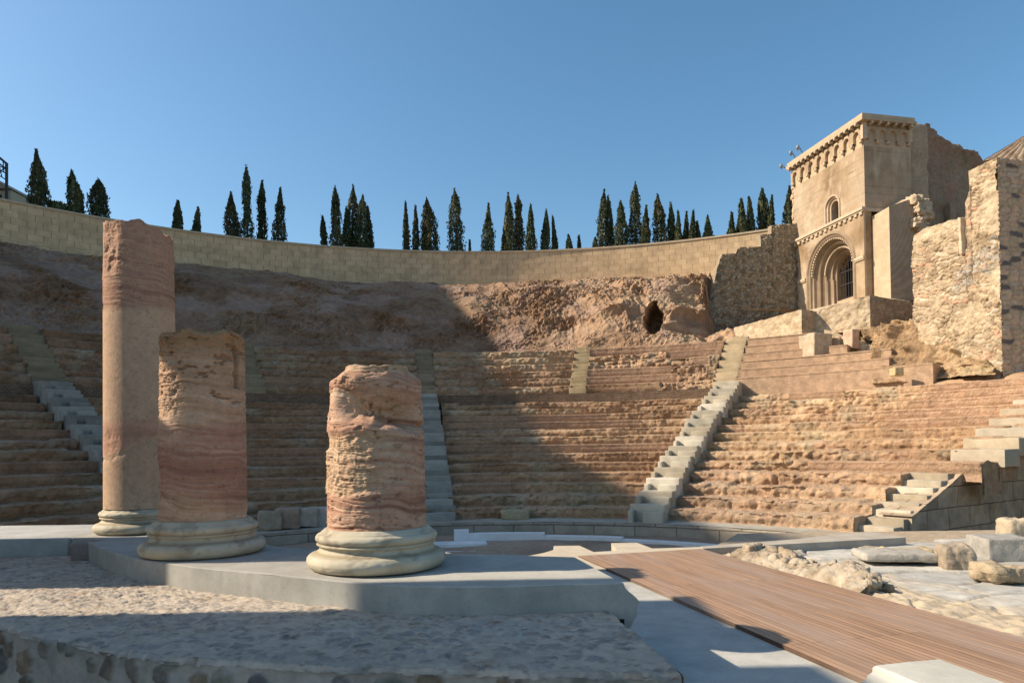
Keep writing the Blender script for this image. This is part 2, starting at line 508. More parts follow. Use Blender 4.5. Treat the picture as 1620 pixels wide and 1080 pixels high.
# ------------------------------------------------------------------ seating
def seat_rows(parent, t0, t1, rows, R_of, Z_of, ruin, smooth, colour, name='seat_row', step=.045, mat=None):
    """each row is a riser and a tread, worn away where ruin() is high"""
    for k in rows:
        Ra, Rb_, za, zb = R_of(k), R_of(k + 1), Z_of(k), Z_of(k + 1)
        n = max(8, int((t1 - t0) * Rb_ / step))
        th = np.linspace(t0, t1, n)
        pr = [(Ra - .02, za - .18), (Ra, za - .05)]
        pr += [(Ra, za + (zb - za) * q) for q in (.1, .25, .42, .58, .74, .88, 1.0)]
        pr += [(Ra + (Rb_ - Ra) * q, zb) for q in (.06, .14, .25, .38, .52, .66, .8, .92, 1.0, 1.15)]
        pr = np.array(pr); q = np.linspace(0, 1, len(pr))
        TT, RR = np.meshgrid(th, pr[:, 0], indexing='ij')
        ZZ = np.broadcast_to(pr[:, 1], RR.shape)
        x, y = pol(TT, RR); P = np.stack([x, y, ZZ], -1)
        f = (TT - t0) / (t1 - t0)
        ru = ruin(k, f, P) * np.ones_like(f)
        for (kk, f0, f1) in smooth:
            if kk == k: ru = np.where((f > f0) & (f < f1), .06, ru)
        arc = TT * Ra + .06 * fbm(P, 4, 2, .5, 29)
        bl = np.floor(arc / .85 + h32(np.full(f.shape, k).astype(np.int64), (f * 0).astype(np.int64), (f * 0).astype(np.int64), 5) * 7)
        bid = h32(bl.astype(np.int64), np.full(f.shape, k).astype(np.int64), (f * 0).astype(np.int64), 6)
        bid2 = h32(bl.astype(np.int64), np.full(f.shape, k).astype(np.int64), (f * 0 + 1).astype(np.int64), 7)
        edge = np.exp(-((np.arange(len(pr)) - 8) / 2.2) ** 2)[None]           # nosing wears most
        top = (np.arange(len(pr)) >= 8)[None] * 1.0
        n1 = fbm(P, .9, 3, .55, 21); n2 = fbm(P, 3.2, 4, .6, 23); n3 = ridged(P, 2.0, 3, 25) - .55; n4 = fbm(P, 8.0, 2, .6, 27)
        wear = np.clip(.45 + n1 * .9 + n2 * .5, 0, 1.6) * edge
        hgt = zb - za
        n5 = ridged(P, 6.5, 3, 28) - .5
        und = np.exp(-((np.arange(len(pr)) - 1.6) / 1.6) ** 2)[None] * .07 - np.exp(-((np.arange(len(pr)) - 7.6) / 1.1) ** 2)[None] * .045
        dR = und * (1 - .4 * np.clip(ru, 0, 1)) + np.clip(ru, .1, .8) * (bid - .5) * .16 + ru * (.07 * n1 + .06 * n2 + .05 * n3 + .05 * n4 + .07 * n5 + wear * .20)
        dz = top * np.clip(ru, .08, .8) * (bid2 - .6) * .14 + ru * (top * (.02 * n1 + .04 * n2 + .025 * n3) + .035 * n4 + .045 * n5 - wear * .38 * hgt)
        x, y = pol(TT, RR + dR)
        P2 = np.stack([x, y, ZZ + dz], -1)
        col = colour(k, f, P, ru, n2, n3) * (.88 + .16 * bid + .12 * h32(np.full(f.shape, k).astype(np.int64), (f * 0).astype(np.int64), (f * 0).astype(np.int64), 9))[..., None]
        m = MB(); m.grid(P2, col)
        for i_ in (0, -1):                                   # close the ends of the row
            E_ = np.stack([P2[i_], P2[i_] * np.array([1, 1, 0]) + np.array([0, 0, za - .5])], 0)
            m.grid(E_, np.stack([col[i_], col[i_]], 0), flip=(i_ == -1))
        m.build(name, mat or SEAT, parent, smooth=True)

NR = 13
R_of = lambda k: 10.6 + .8 * k
Z_of = lambda k: ZB + (ZP0 - ZB) / NR * k

def seat_colour(tint, smooth_col=(.36, .215, .145)):
    def f_(k, f, P, ru, n2, n3):
        c = rock_col(P, 40) * np.asarray(tint)
        pk = sstep(.0, .5, fbm(P, .35, 3, .5, 60 + 3 * k))
        c = mix(c, np.broadcast_to(C_PINK, c.shape), pk * .35)
        gr = sstep(.1, .6, fbm(P, 1.2, 3, .6, 62)) * sstep(.2, .6, ru)
        c = mix(c, np.broadcast_to((.34, .29, .20), c.shape), gr * .55)
        c = mix(c, np.broadcast_to(smooth_col, c.shape) * (1 + .12 * fbm(P, 2, 3, .5, 64))[..., None], (ru < .12) * .85)
        return c
    return f_

def wedge(name_label, t0, t1, rows, ruin, smooth, tint, Rf=R_of, Zf=Z_of, sc=(.36, .235, .160)):  # tint also carries light: darker for shaded wedges, paler for sunlit ones
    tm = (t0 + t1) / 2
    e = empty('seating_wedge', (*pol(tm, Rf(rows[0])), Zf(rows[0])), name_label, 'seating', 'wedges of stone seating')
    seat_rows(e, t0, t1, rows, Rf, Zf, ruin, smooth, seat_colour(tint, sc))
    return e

rough_hi = lambda k, f, P: .48 + .32 * fbm(P, .25, 2, .5, 70)
rough_md = lambda k, f, P: .42 + .35 * fbm(P, .25, 2, .5, 71)
rough_lo = lambda k, f, P: .34 + .30 * np.clip(fbm(P, .3, 2, .5, 72), -.6, 1)
hw = .030
wedge('shaded lower seating rows at the far left edge, left of the leftmost stair', rad(-66), TD - hw, range(0, 13), rough_lo, [(5, 0, 1), (8, .3, 1), (11, 0, 1)], (.86, .73, .64), sc=(.33, .20, .135))  # tint lowered to deepen the shade on the left side
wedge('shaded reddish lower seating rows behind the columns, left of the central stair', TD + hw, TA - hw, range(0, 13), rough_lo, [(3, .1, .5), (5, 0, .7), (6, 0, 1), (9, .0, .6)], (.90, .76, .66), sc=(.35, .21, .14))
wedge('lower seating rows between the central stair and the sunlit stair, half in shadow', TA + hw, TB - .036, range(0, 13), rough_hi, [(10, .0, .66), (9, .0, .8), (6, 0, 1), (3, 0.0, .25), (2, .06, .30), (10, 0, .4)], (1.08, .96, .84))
def ruin_right(k, f, P):
    r = .58 + .32 * fbm(P, .25, 2, .5, 73)
    brick = sstep(.50, .66, f + .05 * fbm(P, .4, 2, .5, 74)) * (k >= 8)
    return r * (1 - brick) + .14 * brick
wR = empty('seating_wedge', (*pol(rad(43), 10.6), ZB), 'sunlit crumbling lower seating rows right of the sunlit stair, brick at upper right', 'seating', 'wedges of stone seating')
def col_right(k, f, P, ru, n2, n3):
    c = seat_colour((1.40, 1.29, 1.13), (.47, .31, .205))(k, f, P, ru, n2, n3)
    lowpink = sstep(4.5, 1.0, np.full(f.shape, float(k)) + 2 * fbm(P, .5, 2, .5, 75))
    c = mix(c, np.broadcast_to((.46, .31, .21), c.shape), lowpink * .5)
    brick = sstep(.50, .66, f + .05 * fbm(P, .4, 2, .5, 74)) * (k >= 8)
    strat = .5 + .5 * np.sin(P[..., 2] * 58 + 2 * fbm(P, 1.2, 2, .5, 76))
    bc = mix(np.broadcast_to((.42, .265, .17), c.shape), np.broadcast_to((.52, .36, .235), c.shape), strat * .7 + .3 * n2)
    return mix(c, bc, brick)
seat_rows(wR, TB + .012, rad(54.4), range(0, 4), R_of, Z_of, ruin_right, [], col_right)
seat_rows(wR, TB + .012, rad(60.8), range(4, 13), R_of, Z_of, ruin_right, [(4, .44, 1), (12, .20, .37), (8, .0, .11)], col_right)

# brick wall of the upper walkway
BRK = block_mat('small_brick', .15, .075, .012, (.25, .165, .105), (.18, .115, .075), (.10, .07, .05), bump=.8, var=.3, vscale=3)
bw = empty('brick_wall', (*pol(rad(0), RP), ZP0), 'long low curved wall of small dark bricks across the seating below the upper tier', 'wall')
th = np.linspace(rad(-66), TB - .012, 300)
m = MB(); curved(m, RP, th, np.array([ZP0 - .25, ZP1]), (.3, .2, .1)); m.build('wall', BRK, bw)
m = MB(); ring_top(m, RP, RP + .5, th, ZP1, (.27, .18, .12)); m.build('walkway', ROUGH, bw)

# upper tier
NU = 6
RUf = lambda k: RP + .12 + (RU - RP - .12) / NU * k
ZUf = lambda k: ZP1 - .02 + (ZU - ZP1 + .02) / NU * k
TC, TU4 = rad(9.7), rad(-28.8)
wedge('dark shaded upper tier rows at the far left edge beside the leftmost yellow ramp', rad(-66), TD - .023, range(NU), rough_md, [(4, 0, 1)], (.74, .62, .54), RUf, ZUf)  # upper left tints lowered too, shade put into the stone colour
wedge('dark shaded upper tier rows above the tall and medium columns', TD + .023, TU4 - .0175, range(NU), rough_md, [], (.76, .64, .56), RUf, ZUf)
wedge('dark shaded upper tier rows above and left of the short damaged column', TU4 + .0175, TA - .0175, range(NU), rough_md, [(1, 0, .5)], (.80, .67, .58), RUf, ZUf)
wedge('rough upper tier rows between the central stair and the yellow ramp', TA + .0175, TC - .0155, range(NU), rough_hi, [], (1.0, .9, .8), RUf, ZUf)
def ruin_c(k, f, P):
    r = np.full(f.shape, 1.15)
    r = np.where((k in (0,)) & (f < .60), .12, r)
    r = np.where((k in (1, 2)) & (f < .78 - .06 * k), .05, r)
    r = np.where((k == 4) & (f > .60), .05, r)
    r = np.where((k == 3) & (f > .8) & (f < .92), .05, r)
    r = np.where(k == 5, .1, r)
    return r
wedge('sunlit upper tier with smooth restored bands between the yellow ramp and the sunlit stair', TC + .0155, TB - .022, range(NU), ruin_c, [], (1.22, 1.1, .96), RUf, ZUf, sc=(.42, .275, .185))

# stepped brick rows right of the sunlit stair
eb = empty('brick_seating', (*pol(rad(36), RP), ZP1), 'stepped brown brick rows right of the yellow ramp, below the terrace walls', 'seating')
BR2 = block_mat('brown_brick', .11, .05, .008, (.50, .345, .225), (.41, .275, .175), (.38, .255, .165), bump=.7, var=.30, vscale=3.5)
for k in range(NU):
    t1 = rad([47.5, 43.2, 43.0, 38.6, 37.6, 35.0][k])
    th = np.linspace(TB + .022, t1, 60)
    Ra, Rb_, za, zb = RUf(k), RUf(k + 1) + .2, ZUf(k) - (.1 if k else .65), ZUf(k + 1)
    m = MB()
    curved(m, Ra, th, np.array([za, zb - .05]), (.4, .25, .15)); curved(m, Ra - .018, th, np.array([zb - .05, zb]), (.4, .25, .15), vo=.02); ring_top(m, Ra - .018, Ra, th, zb - .05, (.4, .25, .15), True); ring_top(m, Ra - .018, Ra, th, zb, (.4, .25, .15))
    x, y = pol(th[:, None], np.array([[Ra, Rb_]]))
    m.grid(np.stack([x, y, np.full(x.shape, zb)], -1), (.4, .26, .16), uv=np.stack([np.broadcast_to((th * Ra)[:, None], x.shape), np.broadcast_to(np.array([0, Rb_ - Ra]), x.shape)], -1))
    x, y = pol(np.full((2, 2), t1), np.array([[Ra, Rb_], [Ra, Rb_]]))
    m.grid(np.stack([x, y, np.array([[ZP1 - .3] * 2, [zb] * 2])], -1), (.4, .26, .16), uv=np.array([[0, 0], [1, 0], [0, .5], [1, .5]]))
    m.build('seat_row', BR2, eb)

# level ground behind the brick slope on the right
g = MB()
th = np.linspace(rad(25.5), rad(88), 150); Rr = np.concatenate([np.linspace(20.9, 27, 40), np.linspace(27.5, 46, 20)])
TT, RR = np.meshgrid(th, Rr, indexing='ij')
x, y = pol(TT, RR)
P = np.stack([x, y, np.interp(RR, [20.9, 21.1, 21.9, 23.2], [1.98, 2.08, 2.34, 2.44]) + sstep(26, 30, RR) * 1.2 * sstep(60, 40, np.degrees(TT))], -1)
P[..., 2] += fbm(P, 1.0, 4, .6, 90) * .06
g.grid(P, rock_col(P, 80, (1.25, 1.12, .95)))
tag(g.build('terrace_ground', ROUGH, smooth=True), kind='structure')

# ------------------------------------------------------------------ stairs
def stair_block(mb, t, R0, R1, z0, z1, w0, w1, amp, seed, col):
    """block lying across a radial stair, w0..w1 metres across"""
    Rm = (R0 + R1) / 2
    x, y = pol(t, Rm)
    cx = x + math.cos(t) * (w0 + w1) / 2; cy = y - math.sin(t) * (w0 + w1) / 2
    mb.rbox((cx, cy, z0), (w1 - w0, R1 - R0, z1 - z0), rot=-t, amp=amp, res=.16, rnd=.02, seed=seed, col=col)

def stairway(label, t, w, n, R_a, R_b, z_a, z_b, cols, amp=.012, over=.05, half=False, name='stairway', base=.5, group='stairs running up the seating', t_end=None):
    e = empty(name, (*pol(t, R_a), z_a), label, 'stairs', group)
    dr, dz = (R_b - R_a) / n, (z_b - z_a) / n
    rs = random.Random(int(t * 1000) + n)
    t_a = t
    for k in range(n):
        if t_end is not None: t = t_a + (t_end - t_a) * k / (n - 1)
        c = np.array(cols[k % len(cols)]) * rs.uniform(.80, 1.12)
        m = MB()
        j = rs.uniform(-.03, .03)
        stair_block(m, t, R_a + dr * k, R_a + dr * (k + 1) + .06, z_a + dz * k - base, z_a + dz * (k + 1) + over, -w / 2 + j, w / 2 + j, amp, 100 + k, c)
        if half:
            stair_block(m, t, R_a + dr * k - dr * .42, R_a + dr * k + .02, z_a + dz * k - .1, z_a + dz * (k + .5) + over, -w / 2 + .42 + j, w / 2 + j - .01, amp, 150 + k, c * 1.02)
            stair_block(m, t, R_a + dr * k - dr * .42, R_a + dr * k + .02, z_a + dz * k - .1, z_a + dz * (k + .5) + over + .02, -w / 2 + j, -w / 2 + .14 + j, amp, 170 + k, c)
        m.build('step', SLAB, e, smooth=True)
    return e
GREY = [(.45, .40, .31), (.36, .315, .24), (.49, .44, .35), (.40, .34, .25)]
YEL = [(.42, .34, .19), (.44, .36, .21), (.40, .32, .18)]
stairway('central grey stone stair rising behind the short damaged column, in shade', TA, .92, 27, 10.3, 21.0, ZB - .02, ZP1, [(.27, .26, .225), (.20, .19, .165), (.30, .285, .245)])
stairway('pale worn block stair climbing the sunlit seating, casting toothed shadows', rad(25.2), .98, 14, 10.1, 21.05, ZB - .05, ZP1, GREY, amp=.035, over=.17, half=True, base=.3, t_end=rad(27.6))
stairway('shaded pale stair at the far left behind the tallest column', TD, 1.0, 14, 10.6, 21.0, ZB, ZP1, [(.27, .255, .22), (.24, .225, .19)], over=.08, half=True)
ramp = dict(name='ramp_stair', amp=.004, over=.06, group='yellow stairs of the upper tier')
stairway('narrow yellow stone ramp stair standing alone in the sunlit upper tier', TC, .78, 12, RP + .05, RU + .2, ZP1, ZU + .1, [(.38, .29, .165), (.40, .305, .18)], **ramp)
stairway('yellow stone upper stair continuing the sunlit block stair to the terrace', TB, .95, 12, RP + .05, RU + .3, ZP1, ZU + .15, [(.43, .335, .21), (.45, .35, .22)], **ramp)
stairway('shaded upper ramp stair directly above the central grey stair', TA, .85, 12, RP + .05, RU + .2, ZP1, ZU + .1, [(.23, .175, .115), (.24, .185, .12)], **ramp)  # darker, browner tones put shade into the stone, as in the next two
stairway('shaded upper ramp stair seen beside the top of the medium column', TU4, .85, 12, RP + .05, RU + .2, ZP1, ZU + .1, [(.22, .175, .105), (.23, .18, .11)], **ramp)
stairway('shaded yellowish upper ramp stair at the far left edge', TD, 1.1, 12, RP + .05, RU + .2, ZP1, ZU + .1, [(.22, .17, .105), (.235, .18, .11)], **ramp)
PALE = [(.41, .35, .26), (.35, .29, .205), (.44, .385, .295)]
stairway('lower flight of pale stone steps at the right end, beside the shaded block wall', rad(56.0), 1.12, 8, 10.75, 13.8, -2.09, -.77, PALE, amp=.025, over=.02)
stairway('upper flight of pale stone steps at the right edge, set back above the lower flight', rad(58.9), 1.3, 9, 14.55, 20.9, -.50, ZP0 - .05, PALE, amp=.03, over=.06, base=.12)

# end wall of the seating below the right stairs
ew = empty('end_wall', (*pol(rad(63), 14), -2.6), 'shaded wall of large squared blocks below the pale steps at the right edge', 'wall')
EWM = block_mat('large_blocks', 1.05, .52, .012, (.40, .31, .215), (.30, .225, .155), (.14, .10, .07), bump=.9, var=.38, vscale=1.5)
t_w = rad(63.6)
Rw = np.array([10.15, 10.7, 10.75, 13.8, 14.8, 16.2, 16.2, 17.0, 17.0, 17.8, 17.8, 18.7, 18.7, 19.6, 22.5])
Zw = np.array([-2.0, -1.95, -1.93, -.78, -.80, -.78, -.05, -.05, .34, .34, .68, .68, 1.05, 1.05, 2.0])
Rd = np.linspace(11.35, 22.5, 150); Zt = np.interp(Rd, Rw + np.arange(len(Rw)) * 1e-4, Zw) + .03 * fbm(np.stack([Rd, Rd * 0, Rd * 0], -1), 2.2, 3)
fz = np.linspace(0, 1, 30)
off = .0
def wallpt(R, o):
    x, y = pol(TE, R)
    return x + math.cos(TE) * o, y - math.sin(TE) * o
RR, FF = np.meshgrid(Rd, fz, indexing='ij')
ZZ = -2.7 + (Zt[:, None] + 2.7) * FF
pp = np.stack([RR, ZZ, 0 * RR], -1)
rel = .05 * fbm(pp, 1.4, 4, .6, 95)
xa, ya = wallpt(RR, off + .45 + rel)
m = MB(); m.grid(np.stack([xa, ya, ZZ], -1), (.3, .2, .1), uv=np.stack([RR, ZZ], -1), flip=True)
xa, ya = wallpt(Rd[:, None], np.array([[off + .45, off - .35]]))
m.grid(np.stack([xa, ya, np.broadcast_to(Zt[:, None], xa.shape)], -1), (.4, .3, .2), uv=np.stack([np.broadcast_to(Rd[:, None], xa.shape), np.broadcast_to(np.array([0, .8]), xa.shape)], -1), flip=True)
xa, ya = wallpt(np.full((2, 2), 11.35), np.array([[off + .45, off - .35], [off + .45, off - .35]]))
m.grid(np.stack([xa, ya, np.array([[-2.7] * 2, [-1.72] * 2])], -1), (.4, .3, .2), uv=np.array([[0, 0], [1.3, 0], [0, .95], [1.3, .95]]))
m.build('wall', EWM, ew)

# ------------------------------------------------------------------ orchestra
g = MB()
th = np.linspace(rad(-120), rad(120), 200); Rr = np.linspace(0, 9.7, 60)
TT, RR = np.meshgrid(th, Rr, indexing='ij'); x, y = pol(TT, RR)
P = np.stack([x, y, -2.62 + .22 * sstep(6.2, 8.0, RR)], -1)
P[..., 2] += fbm(P * np.array([.4, 1.4, 1]), 1.0, 4, .6, 97) * .05
g.grid(P, rock_col(P, 98, (.80, .82, .85)))
tag(g.build('orchestra_floor', PAVE, smooth=True), kind='structure')
bench = empty('front_bench', (*pol(0, RB), -2.4), 'low curved grey stone bench ringing the orchestra at the foot of the seating', 'bench')
BEN = block_mat('bench_blocks', 1.15, .6, .014, (.34, .30, .235), (.26, .225, .175), (.12, .10, .08), bump=.8, var=.25, vscale=2)
th = np.linspace(rad(-80), rad(66), 260)
zt = ZB - .03 + 0 * th
m = MB(); x, y = pol(th[:, None], RB + .03 * fbm(np.stack([th * 9, th * 0, th * 0], -1), 2, 3)[:, None] + np.array([[0, 0, .03]]))
P = np.stack([x, y, np.broadcast_to(np.array([-2.75, ZB - .06, ZB - .03]), x.shape)], -1)
m.grid(P, (.3, .3, .25), uv=np.stack([np.broadcast_to((th * RB)[:, None], x.shape), P[..., 2] + .33], -1), flip=True)
m.build('riser', BEN, bench)
Rr = np.linspace(RB + .0, 10.8, 10); TT, RR = np.meshgrid(np.linspace(rad(-80), rad(66), 500), Rr, indexing='ij'); x, y = pol(TT, RR)
P = np.stack([x, y, np.full(x.shape, ZB - .028)], -1); P[..., 2] += .025 * fbm(P, 1.6, 4, .6, 99) * sstep(9.7, 10.0, RR)
m = MB(); m.grid(P, mix(np.broadcast_to((.36, .33, .27), P.shape), np.broadcast_to((.30, .25, .19), P.shape), sstep(-.3, .5, fbm(P, .8, 3)))); m.build('bench_top', PAVE, bench, smooth=True)

# white marble parapet with an opening in front of the central stair
WHT = (.58, .60, .60)
pa = empty('parapet', (*pol(TA, 8.2), -2.45), 'low white marble parapet curving along the orchestra with a gap at the central stair', 'parapet')
def arc_piece(R0, R1, t0, t1, z0, z1, name, col=WHT):
    th = np.linspace(t0, t1, max(3, int((t1 - t0) / .012)))
    pr = [(R0, z0), (R0, z1 - .012), (R0 + .012, z1), (R1 - .012, z1), (R1, z1 - .012), (R1, z0)]
    x, y = pol(th[:, None], np.array([[q[0] for q in pr]])); P = np.stack([x, y, np.broadcast_to(np.array([q[1] for q in pr]), x.shape)], -1)
    m = MB(); m.grid(P, col)
    for i in (0, -1):
        e_ = P[i]; m.add(np.vstack([e_, e_.mean(0)]), tris=[(k, k + 1, 6) if i == 0 else (k + 1, k, 6) for k in range(5)], col=col)
    m.build(name, MARBLE, pa)
arc_piece(8.1, 8.32, rad(-7.3), rad(-4.6), -2.6, -2.10, 'panel')
arc_piece(8.1, 8.32, rad(-4.58), rad(9.5), -2.6, -2.20, 'panel')
arc_piece(8.1, 8.32, rad(9.53), rad(24), -2.6, -2.27, 'panel')
arc_piece(8.1, 8.32, rad(24.03), rad(46), -2.6, -2.32, 'panel')
arc_piece(8.1, 8.32, rad(-16), rad(-11.6), -2.6, -2.06, 'panel')
arc_piece(8.1, 8.32, rad(-30), rad(-16.03), -2.6, -2.16, 'panel')
ms = empty('marble_steps', (*pol(TA, 7.6), -2.62), 'two white marble steps in the parapet gap before the central stair', 'steps')
for (R0, R1, z1, w) in ((7.45, 8.08, -2.38, .85), (7.0, 7.46, -2.50, .52)):
    m = MB(); stair_block(m, TA + rad(1.5), R0, R1, -2.72, z1, -w, w, .003, 3, WHT); m.build('step', MARBLE, ms, smooth=True)

# loose stones at the foot of the seats
def stone(label, c, size, rot, col, name='stone_block', cat='stone', group=None, amp=.04, rnd=.05, res=.07, mat=None, seed=0, nsc=3.0, colf=None):
    m = MB(); m.rbox(c, size, rot, amp, res, rnd, seed, col, colf=colf, nsc=nsc)
    o = m.build(name, mat or ROUGH, smooth=True)
    return tag(o, label, cat, group)
t = rad(.2 + 3.0); stone('large pale loose block on the curved bench between the two front stairs', (*pol(t, 10.45), ZB - .04), (.85, .45, .30), -t, (.33, .28, .17), seed=4)
for i, (px, py, w, h_, c, lab) in enumerate([
        (45, 828, .62, .34, (.30, .21, .13), 'leftmost brown block in the shaded block row at the left edge'),
        (88, 827, .80, .36, (.27, .22, .13), 'long yellowish block left of the tallest column base'),
        (128, 826, .50, .38, (.32, .19, .15), 'pinkish block just left of the tallest column base'),
        (428, 800, .60, .40, (.30, .24, .17), 'rough tan block just right of the medium column near its foot'),
        (456, 797, .62, .44, (.31, .22, .16), 'brown rounded block between the medium and short columns, middle of the row'),
        (486, 795, .52, .42, (.36, .31, .25), 'pale block third from the medium column in the shaded row'),
        (510, 794, .42, .42, (.40, .35, .30), 'roundish pale stone just left of the short column')]):
    p = at_z(px, py + 14, ZB - .02) if px < 200 else None
    if p is None:
        d = ray(px, py); R_ = 10.35
        ts = np.linspace(12, 26, 600); rr = np.hypot(d[0] / d[1] * ts - OX, ts - OY); Y = ts[np.argmin(abs(rr - R_))]
        p = d * (Y / d[1]); p = np.array([p[0], p[1], ZB - .03])
    stone(lab, (p[0], p[1], p[2]), (w, .45, h_ + (.12 if px > 200 else 0)), rad(15), c, group='blocks in the row below the left seating', seed=20 + i)

# ------------------------------------------------------------------ stage, podium, platform
from mathutils.geometry import tessellate_polygon
ZP, ZL, ZF, ZD = -.75, -.90, -1.28, -1.25

def poly_prism(mb, pts, z0, z1, col, uvs=True):
    p = [Vector((q[0], q[1], 0)) for q in pts]
    k = len(p)
    tri = tessellate_polygon([p])
    area = sum(p[i].x * p[(i + 1) % k].y - p[(i + 1) % k].x * p[i].y for i in range(k))
    V = [(q.x, q.y, z1) for q in p]
    T = []
    for t in tri:
        a_, b_, c_ = p[t[0]], p[t[1]], p[t[2]]
        T.append(t if (b_ - a_).cross(c_ - a_).z > 0 else t[::-1])
    mb.add(V, tris=T, col=col, uv=[(q[0], q[1]) for q in V])
    for i in range(k):
        a_, b_ = p[i], p[(i + 1) % k]
        w = (b_ - a_).length
        q = [(a_.x, a_.y, z0), (b_.x, b_.y, z0), (b_.x, b_.y, z1), (a_.x, a_.y, z1)]
        mb.add(q, [(0, 1, 2, 3)] if area > 0 else [(3, 2, 1, 0)], col=col, uv=[(0, z0), (w, z0), (w, z1), (0, z1)])

frons_px = [(560, 884), (640, 866), (692, 869), (718, 874), (752, 878.6), (795.5, 879.5), (839, 876.5), (860, 872.5), (875, 868), (876, 861.5), (916.5, 861),
            (939, 871), (976.5, 869), (967, 857), (1007.6, 856.4), (1032, 865.5), (1108, 863), (1260, 851.5), (1325, 843.5), (1377, 840), (1433, 849)]
fr = [at_z(x, y, ZD)[:2] for x, y in frons_px]
slab_n = at_z(1112, 866.5, ZD)[:2]
sand = (.47, .40, .30)
m = MB()
f2 = list(fr[:17]) + [slab_n, at_z(1180, 886, ZD)[:2], at_z(925, 900, ZD)[:2], (-1.0, 6.2), (-2.2, 5.6)]
poly_prism(m, f2[::-1], -2.9, ZD - .012, sand)
tag(m.build('stage_front', SLAB), kind='structure')
m = MB()
poly_prism(m, [slab_n, fr[20], fr[19], fr[18], fr[17], fr[16]], -1.7, ZD - .006, (.37, .33, .27))
tag(m.build('stage_slab', CONC), 'flat grey slab projecting between the wooden deck and the shaded block wall', 'slab')
m = MB()
d0, d1 = at_z(915, 879, ZD), at_z(1340, 1063, ZD)
e0, e1 = at_z(1109, 867.5, ZD), at_z(1600, 1003, ZD)
def ext(a_, b_, t): return a_ + (b_ - a_) * t
dl, el = ext(d0, d1, 2.2), ext(e0, e1, 2.0)
poly_prism(m, [(.70, -4), (6, -4), el[:2], e0[:2], (.2, 7.4), (-2.4, 6.2), (-2.4, 4.6), (.4, 3.9), (.55, 3.6), (.675, 2.7)], -2.9, ZF, (.40, .39, .35))
tag(m.build('stage_floor', CONC), kind='structure')

# wooden deck
m_, nt, b = shader('deck_wood', .62, .3)
N, L = nt.nodes, nt.links
uv = N.new('ShaderNodeUVMap'); uv.uv_map = 'UV'
br = N.new('ShaderNodeTexBrick'); br.inputs['Scale'].default_value = 1; br.inputs['Brick Width'].default_value = 1.9; br.inputs['Row Height'].default_value = .05
br.inputs['Mortar Size'].default_value = .0026; br.inputs['Mortar Smooth'].default_value = .2; br.offset = .37; br.offset_frequency = 3
br.inputs['Color1'].default_value = (.40, .245, .150, 1); br.inputs['Color2'].default_value = (.285, .178, .112, 1); br.inputs['Mortar'].default_value = (.10, .06, .04, 1)
L.new(uv.outputs[0], br.inputs['Vector'])
mp = N.new('ShaderNodeMapping'); mp.inputs['Scale'].default_value = (.9, 26, 1); L.new(uv.outputs[0], mp.inputs[0])
ns = N.new('ShaderNodeTexNoise'); ns.inputs['Scale'].default_value = 2.2; ns.inputs['Detail'].default_value = 8; ns.inputs['Roughness'].default_value = .7; L.new(mp.outputs[0], ns.inputs['Vector'])
mp2 = N.new('ShaderNodeMapping'); mp2.inputs['Scale'].default_value = (.45, 3.0, 1); L.new(uv.outputs[0], mp2.inputs[0])
n2 = N.new('ShaderNodeTexNoise'); n2.inputs['Scale'].default_value = 1.4; n2.inputs['Detail'].default_value = 5; L.new(mp2.outputs[0], n2.inputs['Vector'])
r1 = N.new('ShaderNodeMapRange'); r1.inputs[1].default_value = .3; r1.inputs[2].default_value = .7; r1.inputs[3].default_value = .6; r1.inputs[4].default_value = 1.3; L.new(ns.outputs[0], r1.inputs[0])
mu = N.new('ShaderNodeMix'); mu.data_type = 'RGBA'; mu.blend_type = 'MULTIPLY'; mu.inputs[0].default_value = 1
L.new(br.outputs['Color'], mu.inputs[6]); L.new(r1.outputs[0], mu.inputs[7])
r2 = N.new('ShaderNodeMapRange'); r2.inputs[1].default_value = .42; r2.inputs[2].default_value = .68; r2.inputs[3].default_value = 0; r2.inputs[4].default_value = .6; L.new(n2.outputs[0], r2.inputs[0])
mx = N.new('ShaderNodeMix'); mx.data_type = 'RGBA'; L.new(r2.outputs[0], mx.inputs[0]); L.new(mu.outputs[2], mx.inputs[6]); mx.inputs[7].default_value = (.33, .26, .215, 1)
L.new(mx.outputs[2], b.inputs['Base Color'])
bp = N.new('ShaderNodeBump'); bp.inputs['Strength'].default_value = .5; bp.inputs['Distance'].default_value = .004
L.new(br.outputs['Fac'], bp.inputs['Height']); bp.invert = True; L.new(bp.outputs[0], b.inputs['Normal'])
DECK = m_
m = MB()
dv = (d1 - d0)[:2] / np.linalg.norm((d1 - d0)[:2]); dn_ = np.array([-dv[1], dv[0]])
far_l, far_r = d0[:2], e0[:2]
pts = [far_l, dl[:2], el[:2], far_r]
V = [(*q, ZD) for q in pts] + [(*q, ZF + .003) for q in pts]
uvq = [((q - far_l) @ dv, (q - far_l) @ dn_) for q in pts] * 2
m.add(V, [(0, 1, 2, 3)], col=(.3, .2, .1), uv=uvq)
for i in range(4):
    j = (i + 1) % 4
    m.add([V[i], V[j], V[4 + j], V[4 + i]], [(3, 2, 1, 0)], col=(.3, .2, .1), uv=[uvq[i], uvq[j], uvq[j], uvq[i]])
tag(m.build('wooden_deck', DECK), 'weathered brown plank deck running diagonally across the stage to the lower right', 'deck')

